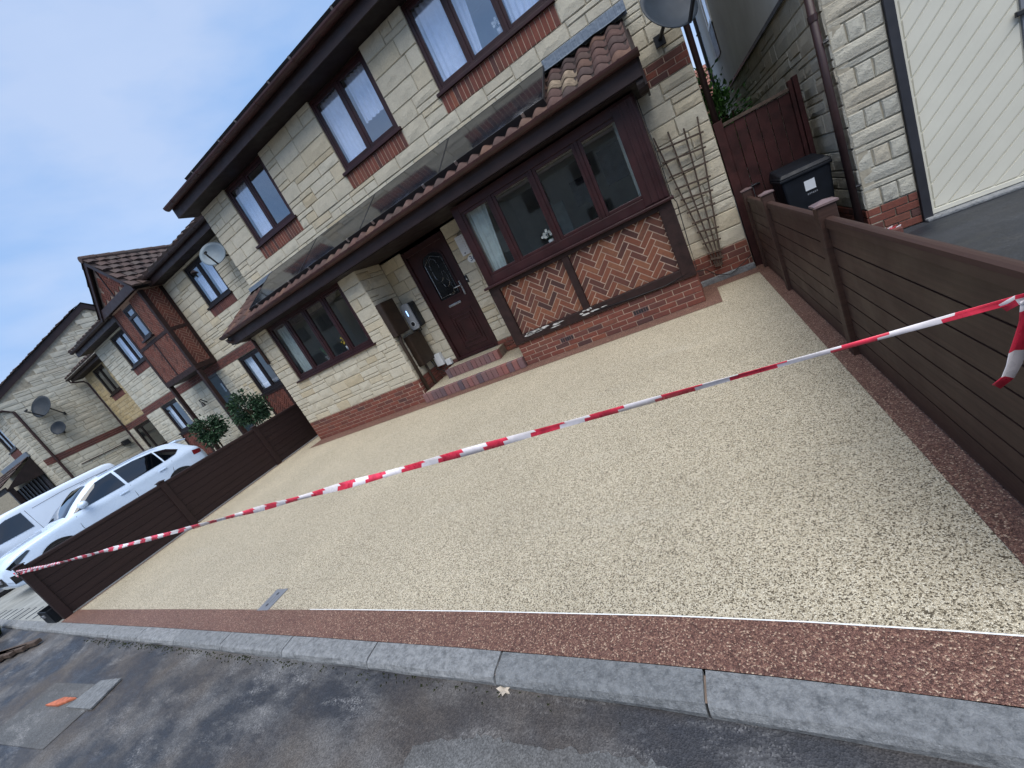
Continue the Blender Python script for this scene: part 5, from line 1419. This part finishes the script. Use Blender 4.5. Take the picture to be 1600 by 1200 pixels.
tiled_slope(th_, 'porch_roof', (-28, 4.6, 2.75), (-24.0, 4.6, 2.75), (-24.0, 5.8, 3.45), (-28, 5.8, 3.45), 14, 5)
MB().box(-28, -23.95, 5.76, 5.81, 3.42, 3.62).build('porch_flashing', 'lead', th_)
MB().box(-28, -24.05, 4.72, 4.76, 2.55, 2.74).build('porch_fascia', 'soffit', th_)
MB().prism_yz([(4.7, 2.6), (5.8, 2.6), (5.8, 3.4)], -24.06, -24.03).build('porch_cheek', 'soffit', th_)
MB().box(-28, -24.2, 5.70, 5.79, .3, 2.6).build('porch_glazing', 'picture', th_)
for k in range(8): MB().box(-27.9 + k * .5, -27.84 + k * .5, 5.66, 5.72, .3, 2.6).build('porch_mullion', 'upvc_dark', th_)
MB().box(-24.2, -24.05, 4.75, 4.9, 0, 2.6).build('porch_post', 'upvc_dark', th_)
dish('wall_satellite_dish', 'big grey satellite dish seen edge-on on the pale gable wall', (XG + .42, 6.72, 4.86), (.42, -.80, .42), .85, .85, (XG + .03, 7.25, 4.35), .0)
dish('lower_satellite_dish', 'small round grey dish low on the pale gable wall', (XG + .30, 6.72, 3.90), (.62, -.70, .30), .52, .52, (XG + .03, 6.85, 3.70), arm=False)
vb = MB().box(XG, XG + .16, 8.05, 8.3, 2.18, 2.40).build('wall_vent', 'black_plastic', bevel=.01); tag(vb, 'small dark flue cover on the pale gable wall above the van', 'vent')
MB().tube([(XG + .02, 6.6, 2.28), (XG + .04, 8.05, 2.28)], .02, 6).build('pipe', 'pipe_brown', vb)

# brick house far behind the gate
bh = empty('far_brick_house', (4, 24, 0), 'distant house with red tiled roof seen through the gap', 'house')
MB().box(-3, 10, 22.5, 30, 0, 3.3).build('wall', 'brick_isl', bh)
tiled_slope(bh, 'roof', (-3.3, 22.2, 3.2), (10.3, 22.2, 3.2), (10.3, 25.5, 5.5), (-3.3, 25.5, 5.5), 44, 12, 'tile_red_isl')
for wx in (-1.5, 1.2, 4.5, 7.5):
    f_ = MB().box(wx - .6, wx + .6, 22.45, 22.55, 1.0, 2.2).build('window', 'white_plastic', bh); MB().box(wx - .52, wx + .52, 22.43, 22.46, 1.08, 2.12).build('pane', 'glass_low', f_)

# houses over the road: mirrored in the ground-floor glass
def opposite(x0, x1, label):
    e = empty('opposite_house', ((x0 + x1) / 2, -15, 0), label, 'house', 'houses across the road')
    MB().box(x0, x1, -22, -15, 0, 5.3).build('wall', 'opp_wall', e)
    tiled_slope(e, 'roof', (x0 - .3, -14.6, 5.25), (x1 + .3, -14.6, 5.25), (x1 + .3, -18.5, 8.2), (x0 - .3, -18.5, 8.2), 24, 12)
    tiled_slope(e, 'roof', (x0 - .3, -22.4, 5.25), (x1 + .3, -22.4, 5.25), (x1 + .3, -18.5, 8.2), (x0 - .3, -18.5, 8.2), 24, 12)
    for t in (.2, .5, .8):
        for z in (1.0, 3.7):
            cx = x0 + (x1 - x0) * t
            f_ = MB().box(cx - .75, cx + .75, -15.0, -14.95, z, z + 1.25).build('window', 'upvc_dark', e); MB().box(cx - .66, cx + .66, -14.955, -14.94, z + .09, z + 1.16).build('pane', 'solar', f_)
opposite(-38, -27, 'plain stone house across the road furthest along the row')
opposite(-25.5, -14.5, 'plain stone house across the road opposite the cars')
opposite(-13, -2, 'plain stone house across the road opposite the porch')
opposite(-.5, 10.5, 'plain stone house across the road opposite the garage')

# ================================================================== CARS
def make_car(name, label, cat, paint, ST, X, Y0, half, windows, arch_t, kind):
    root = empty(name, (X, Y0 + ST[-1][0] / 2, 0), label, cat)
    def par(t):
        if t <= ST[0][0]: return ST[0]
        if t >= ST[-1][0]: return ST[-1]
        for i in range(len(ST) - 1):
            if ST[i][0] <= t <= ST[i + 1][0]: break
        a, b = ST[i], ST[i + 1]; p0 = ST[max(i - 1, 0)]; p3 = ST[min(i + 2, len(ST) - 1)]
        u = (t - a[0]) / (b[0] - a[0]); res = [t]
        for k in range(1, 6):
            m1 = (b[k] - p0[k]) / max(1e-6, b[0] - p0[0]) * (b[0] - a[0]); m2 = (p3[k] - a[k]) / max(1e-6, p3[0] - a[0]) * (b[0] - a[0])
            h = b[k] - a[k]
            if h * m1 <= 0: m1 = 0
            if h * m2 <= 0: m2 = 0
            m1 = max(-3 * abs(h), min(3 * abs(h), m1)); m2 = max(-3 * abs(h), min(3 * abs(h), m2))
            res.append(a[k] * (2 * u**3 - 3 * u**2 + 1) + m1 * (u**3 - 2 * u**2 + u) + b[k] * (-2 * u**3 + 3 * u**2) + m2 * (u**3 - u**2))
        return res
    def ring(t):
        _, hw, zb, zl, zt, ht = par(t)
        C = [(0, zb), (hw * .82, zb), (hw * .97, zb + .10), (hw, zb + .38 * (zl - zb)), (hw * .99, zb + .78 * (zl - zb)), (hw * .965, zl), (hw * .93 * .5 + ht * .52, zl * .42 + zt * .58), (ht + .01, zt - .05), (ht * .80, zt - .008), (0, zt)]
        out_ = []
        for i in range(len(C) - 1):
            p0 = C[max(i - 1, 0)]; p1 = C[i]; p2 = C[i + 1]; p3 = C[min(i + 2, len(C) - 1)]
            for q in range(4):
                u = q / 4
                out_.append(tuple(.5 * ((2 * p1[k]) + (-p0[k] + p2[k]) * u + (2 * p0[k] - 5 * p1[k] + 4 * p2[k] - p3[k]) * u * u + (-p0[k] + 3 * p1[k] - 3 * p2[k] + p3[k]) * u**3) for k in (0, 1)))
        out_.append(C[-1]); return out_
    L = ST[-1][0]; NT = 64
    mb = MB(); n = None
    ts = [L * .5 * (1 - math.cos(math.pi * k / NT)) for k in range(NT + 1)]
    for t in ts:
        rg = ring(t); full_ = rg + [(-x, z) for x, z in rg[-2:0:-1]]; n = len(full_)
        for x, z in full_: mb.v.append(Vector((X + x, Y0 + t, z)))
    for k in range(NT):
        for i in range(n): mb.f.append([k * n + i, k * n + (i + 1) % n, (k + 1) * n + (i + 1) % n, (k + 1) * n + i]); mb.mi.append(0)
    mb.f.append(list(range(n))); mb.mi.append(0); mb.f.append([NT * n + i for i in range(n)]); mb.mi.append(0)
    body = mb.build('body', paint, root, smooth=True)
    def sx(t, z):
        rg = ring(t); best = 0
        for a, b in zip(rg[4:], rg[5:]):
            if (a[1] - z) * (b[1] - z) <= 0 and b[1] != a[1]:
                u = (z - a[1]) / (b[1] - a[1]); best = a[0] + u * (b[0] - a[0])
        return best
    def patch(nm, poly, mat, off=.008, par_=None, both=True, nt_=14, nz_=6):
        t0 = min(p[0] for p in poly); t1 = max(p[0] for p in poly)
        for sd in ((1, -1) if both else (1,)):
            m = MB(); cols_ = []
            for k in range(nt_ + 1):
                t = t0 + (t1 - t0) * (k / nt_) ; t = min(max(t, t0 + 1e-4), t1 - 1e-4)
                zz = []
                for a, b in zip(poly, poly[1:] + poly[:1]):
                    if (a[0] - t) * (b[0] - t) <= 0 and a[0] != b[0]:
                        zz.append(a[1] + (t - a[0]) / (b[0] - a[0]) * (b[1] - a[1]))
                cols_.append((t, min(zz), max(zz)))
            for t, lo_, hi_ in cols_:
                for q in range(nz_ + 1):
                    z = lo_ + (hi_ - lo_) * q / nz_
                    m.v.append(Vector((X + sd * (sx(t, z) + off), Y0 + t, z)))
            for k in range(nt_):
                for q in range(nz_):
                    a = k * (nz_ + 1) + q; m.f.append([a, a + 1, a + nz_ + 2, a + nz_ + 1]); m.mi.append(0)
            m.build(nm, mat, par_ or root, smooth=True)
    for w_ in windows: patch('side_window', w_, 'glass_car', .010)
    # windscreen
    def top_patch(nm, ta, tb, mat, frac=.86, lift=.012):
        m = MB(); K, J = 10, 12
        for k in range(K + 1):
            t = ta + (tb - ta) * k / K; rg = ring(t); hw = par(t)[5]
            up = rg[24:]     # belt to roof centre
            for j in range(J + 1):
                xq = (j / J * 2 - 1) * hw * frac; z = up[-1][1]
                for a, b in zip(up, up[1:]):
                    if (a[0] - abs(xq)) * (b[0] - abs(xq)) <= 0 and a[0] != b[0]: z = a[1] + (abs(xq) - a[0]) / (b[0] - a[0]) * (b[1] - a[1])
                m.v.append(Vector((X + xq, Y0 + t - lift * .6, z + lift)))
        for k in range(K):
            for j in range(J): a = k * (J + 1) + j; m.f.append([a, a + 1, a + J + 2, a + J + 1]); m.mi.append(0)
        m.build(nm, mat, root, smooth=True)
    top_patch('windscreen', *kind['screen'], 'glass_car', .97)
    # wheels and arches
    for t in arch_t:
        for sd in (1, -1):
            xo = X + sd * (sx(t, .5) or half); R0 = .345
            xs_ = xo - sd * .10
            am = MB(); K = 20; base = 0; c0 = (xo + sd * .006, Y0 + t, .345)
            am.add([c0] + [(xo + sd * .006, Y0 + t + (.405) * math.cos(math.pi * k / K), .345 + .405 * math.sin(math.pi * k / K)) for k in range(K + 1)], [(0, k + 1, k + 2) for k in range(K)])
            am.build('wheel_arch', 'tyre', root)
            wt = MB().tube([(xo - sd * .20, Y0 + t, .345), (xo + sd * .015, Y0 + t, .345)], R0, 28).build('wheel', 'tyre', root, bevel=.02)
            MB().tube([(xo + sd * .014, Y0 + t, .345), (xo + sd * .020, Y0 + t, .345)], .24, 20).build('rim', 'rim', wt)
    for nm, poly, mat in kind['patches']: patch(nm, poly, mat, .006 if 'panel' not in nm else .004)
    for sd in (1, -1):
        t, z = kind['mirror']; xo = X + sd * (sx(t, z) + .02)
        m = MB(); m.tube([(xo, Y0 + t, z), (xo + sd * .07, Y0 + t, z + .01)], .03, 8)
        m.build('mirror_arm', 'tyre', root)
        m = MB(); K = 12
        m.tube([(xo + sd * .05, Y0 + t - .01, z + .04), (xo + sd * .08, Y0 + t - .01, z + .045), (xo + sd * .19, Y0 + t + .01, z + .05), (xo + sd * .24, Y0 + t + .03, z + .05)], .08, 12, radii=[.05, .085, .08, .035])
        m.build('door_mirror', paint, root, smooth=True)
        for t2, z2 in kind['handles']:
            xo = X + sd * (sx(t2, z2) + .012); MB().box(xo - .012, xo + .012, Y0 + t2, Y0 + t2 + .19, z2 - .014, z2 + .014).build('door_handle', paint, root, bevel=.006)
        for poly in kind['seams']:
            m = MB()
            pts = [(X + sd * (sx(t, z) + .001), Y0 + t, z) for t, z in poly]; m.tube(pts, .005, 5); m.build('door_seam', 'tyre', root)
    return root, sx
SUV = [(0.00, .60, .36, .60, .66, .46), (.07, .74, .27, .72, .80, .58), (.30, .86, .22, .87, .94, .68), (.75, .915, .20, .94, 1.02, .74), (1.25, .925, .20, .97, 1.08, .76), (1.55, .925, .20, .985, 1.28, .68), (2.0, .925, .20, 1.0, 1.53, .60),
       (2.4, .925, .20, 1.005, 1.60, .60), (3.1, .925, .20, 1.02, 1.60, .59), (3.7, .92, .20, 1.03, 1.555, .57), (4.1, .905, .22, 1.04, 1.42, .56), (4.36, .87, .26, 1.02, 1.14, .57), (4.47, .78, .36, .86, .93, .56)]
suv_kind = dict(screen=(1.30, 1.98), mirror=(1.62, 1.10), handles=[(2.28, .90), (3.22, .93)],
    patches=[('headlight', [(.13, .66), (.30, .72), (.52, .84), (.50, .88), (.28, .82), (.10, .74)], 'glass_car'), ('tail_light', [(4.14, .86), (4.36, .84), (4.40, .95), (4.16, 1.0)], 'lamp_red'), ('lower_grille', [(.06, .36), (.20, .36), (.22, .52), (.06, .55)], 'tyre'), ('sill_trim', [(1.25, .24), (3.25, .24), (3.25, .33), (1.25, .33)], 'tyre')],
    seams=[[(1.42, .36), (1.38, .7), (1.42, .98)], [(2.52, .34), (2.55, .7), (2.57, 1.0)], [(3.3, .5), (3.5, .75), (3.62, 1.02)]])
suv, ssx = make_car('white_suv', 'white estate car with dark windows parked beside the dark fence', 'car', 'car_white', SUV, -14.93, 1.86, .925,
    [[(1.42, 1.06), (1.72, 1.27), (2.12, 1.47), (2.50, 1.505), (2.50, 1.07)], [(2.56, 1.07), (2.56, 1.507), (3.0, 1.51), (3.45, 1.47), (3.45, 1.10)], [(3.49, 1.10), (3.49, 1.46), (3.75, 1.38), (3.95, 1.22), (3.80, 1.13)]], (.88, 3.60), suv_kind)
fg = MB().box(-15.45, -14.41, 1.855, 1.93, .38, .60).build('front_grille', 'tyre', suv, bevel=.02)
MB().box(-15.25, -14.60, 1.835, 1.86, .47, .55).build('bumper_bar', 'silver', fg, bevel=.01)
for sx_ in (-15.53, -14.33):
    MB().box(sx_ - .015, sx_ + .015, 1.86 + 2.25, 1.86 + 3.6, 1.585, 1.605).build('roof_rail', 'silver', suv, bevel=.006)
MB().prism_yz([(6.0, 1.43), (6.22, 1.36), (6.26, 1.38), (6.0, 1.475)], -15.45, -14.41).build('rear_spoiler', 'car_white', suv, bevel=.008)
VAN = [(0.0, .62, .38, .62, .70, .5), (.08, .78, .28, .80, .90, .62), (.4, .88, .22, .98, 1.06, .72), (.8, .905, .20, 1.06, 1.16, .74), (1.1, .91, .20, 1.08, 1.42, .72), (1.5, .91, .20, 1.10, 1.76, .70), (1.9, .91, .20, 1.10, 1.84, .72), (3.0, .91, .20, 1.10, 1.85, .74), (3.95, .91, .20, 1.10, 1.84, .74), (4.28, .905, .22, 1.10, 1.78, .73), (4.38, .87, .32, 1.0, 1.60, .70)]
van_kind = dict(screen=(.90, 1.48), mirror=(1.12, 1.14), handles=[(1.98, .98), (2.4, .98)],
    patches=[('headlight', [(.12, .68), (.42, .84), (.42, .94), (.16, .82)], 'glass_car'), ('tail_light', [(4.20, .8), (4.34, .8), (4.34, 1.2), (4.2, 1.2)], 'lamp_red')],
    seams=[[(1.05, .4), (1.02, .8), (1.08, 1.05)], [(2.16, .35), (2.18, 1.0), (2.16, 1.66)], [(2.3, 1.62), (3.0, 1.66), (4.1, 1.62)]])
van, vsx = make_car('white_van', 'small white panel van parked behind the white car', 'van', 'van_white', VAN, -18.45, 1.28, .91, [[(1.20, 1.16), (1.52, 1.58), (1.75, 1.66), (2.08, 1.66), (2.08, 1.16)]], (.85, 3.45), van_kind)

# ================================================================== ODDS AND ENDS BY THE LEFT FENCE
bk = empty('black_crate', (-9.55, 1.28, 0), 'black plastic crate on the ground against the dark fence post', 'crate')
MB().box(-9.80, -9.34, 1.26, 1.52, 0, .02).box(-9.80, -9.34, 1.26, 1.275, .02, .22).box(-9.80, -9.34, 1.505, 1.52, .02, .22).box(-9.80, -9.785, 1.275, 1.505, .02, .22).box(-9.355, -9.34, 1.275, 1.505, .02, .22).build('shell', 'bin_plastic', bk, bevel=.008)
MB().box(-9.64, -9.52, 1.245, 1.262, .12, .16).build('hand_grip', 'grey_plastic', bk, bevel=.004)
rk = MB(); r2 = random.Random(8)
bm = bmesh.new(); bmesh.ops.create_icosphere(bm, subdivisions=3, radius=1.0)
for v in bm.verts:
    k = 1 + .22 * math.sin(v.co.x * 5 + 1) * math.cos(v.co.y * 4) + r2.uniform(-.06, .06); v.co *= k
    v.co = Vector((v.co.x * .55, v.co.y * .42, v.co.z * .34 + .22))
me = bpy.data.meshes.new('mossy_rock'); bm.to_mesh(me); bm.free(); me.materials.append(m_('moss'))
rk = place('mossy_rock', me, None, (-12.2, .78, RZ)); tag(rk, 'dark mossy boulder on the road edge past the dark fence', 'rock')
br_ = empty('timber_scrap', (-9.6, .78, RZ), 'weathered timber scraps lying in the gutter near the boulder', 'timber')
for k in range(4):
    MB().bar((-10.9 + k * .25, .60 + k * .05, RZ + .05), (-9.6 + k * .2, .72 + k * .09, RZ + .05), .07, .05).build('plank', 'trellis_wood', br_)
# gutter moss tufts
ms = MB(); r3 = random.Random(12)
for k in range(500):
    x = r3.choice((r3.uniform(-7.5, -2.0), r3.gauss(-1.55, .3) if r3.random() < .2 else r3.uniform(-7, -3))); y = yk(x) - .135 - abs(r3.gauss(0, .03))
    a = r3.random() * 6.28; h = r3.uniform(.004, .014); p = Vector((x, y, RZ)); t = Vector((math.cos(a), math.sin(a), 0)) * .008
    ms.add([p - t, p + t, p + Vector((0, 0, h)) + t * .3], [(0, 1, 2)])
o = ms.build('gutter_moss', 'moss'); tag(o, 'thin line of moss growing along the kerb foot', 'moss', kind='stuff')
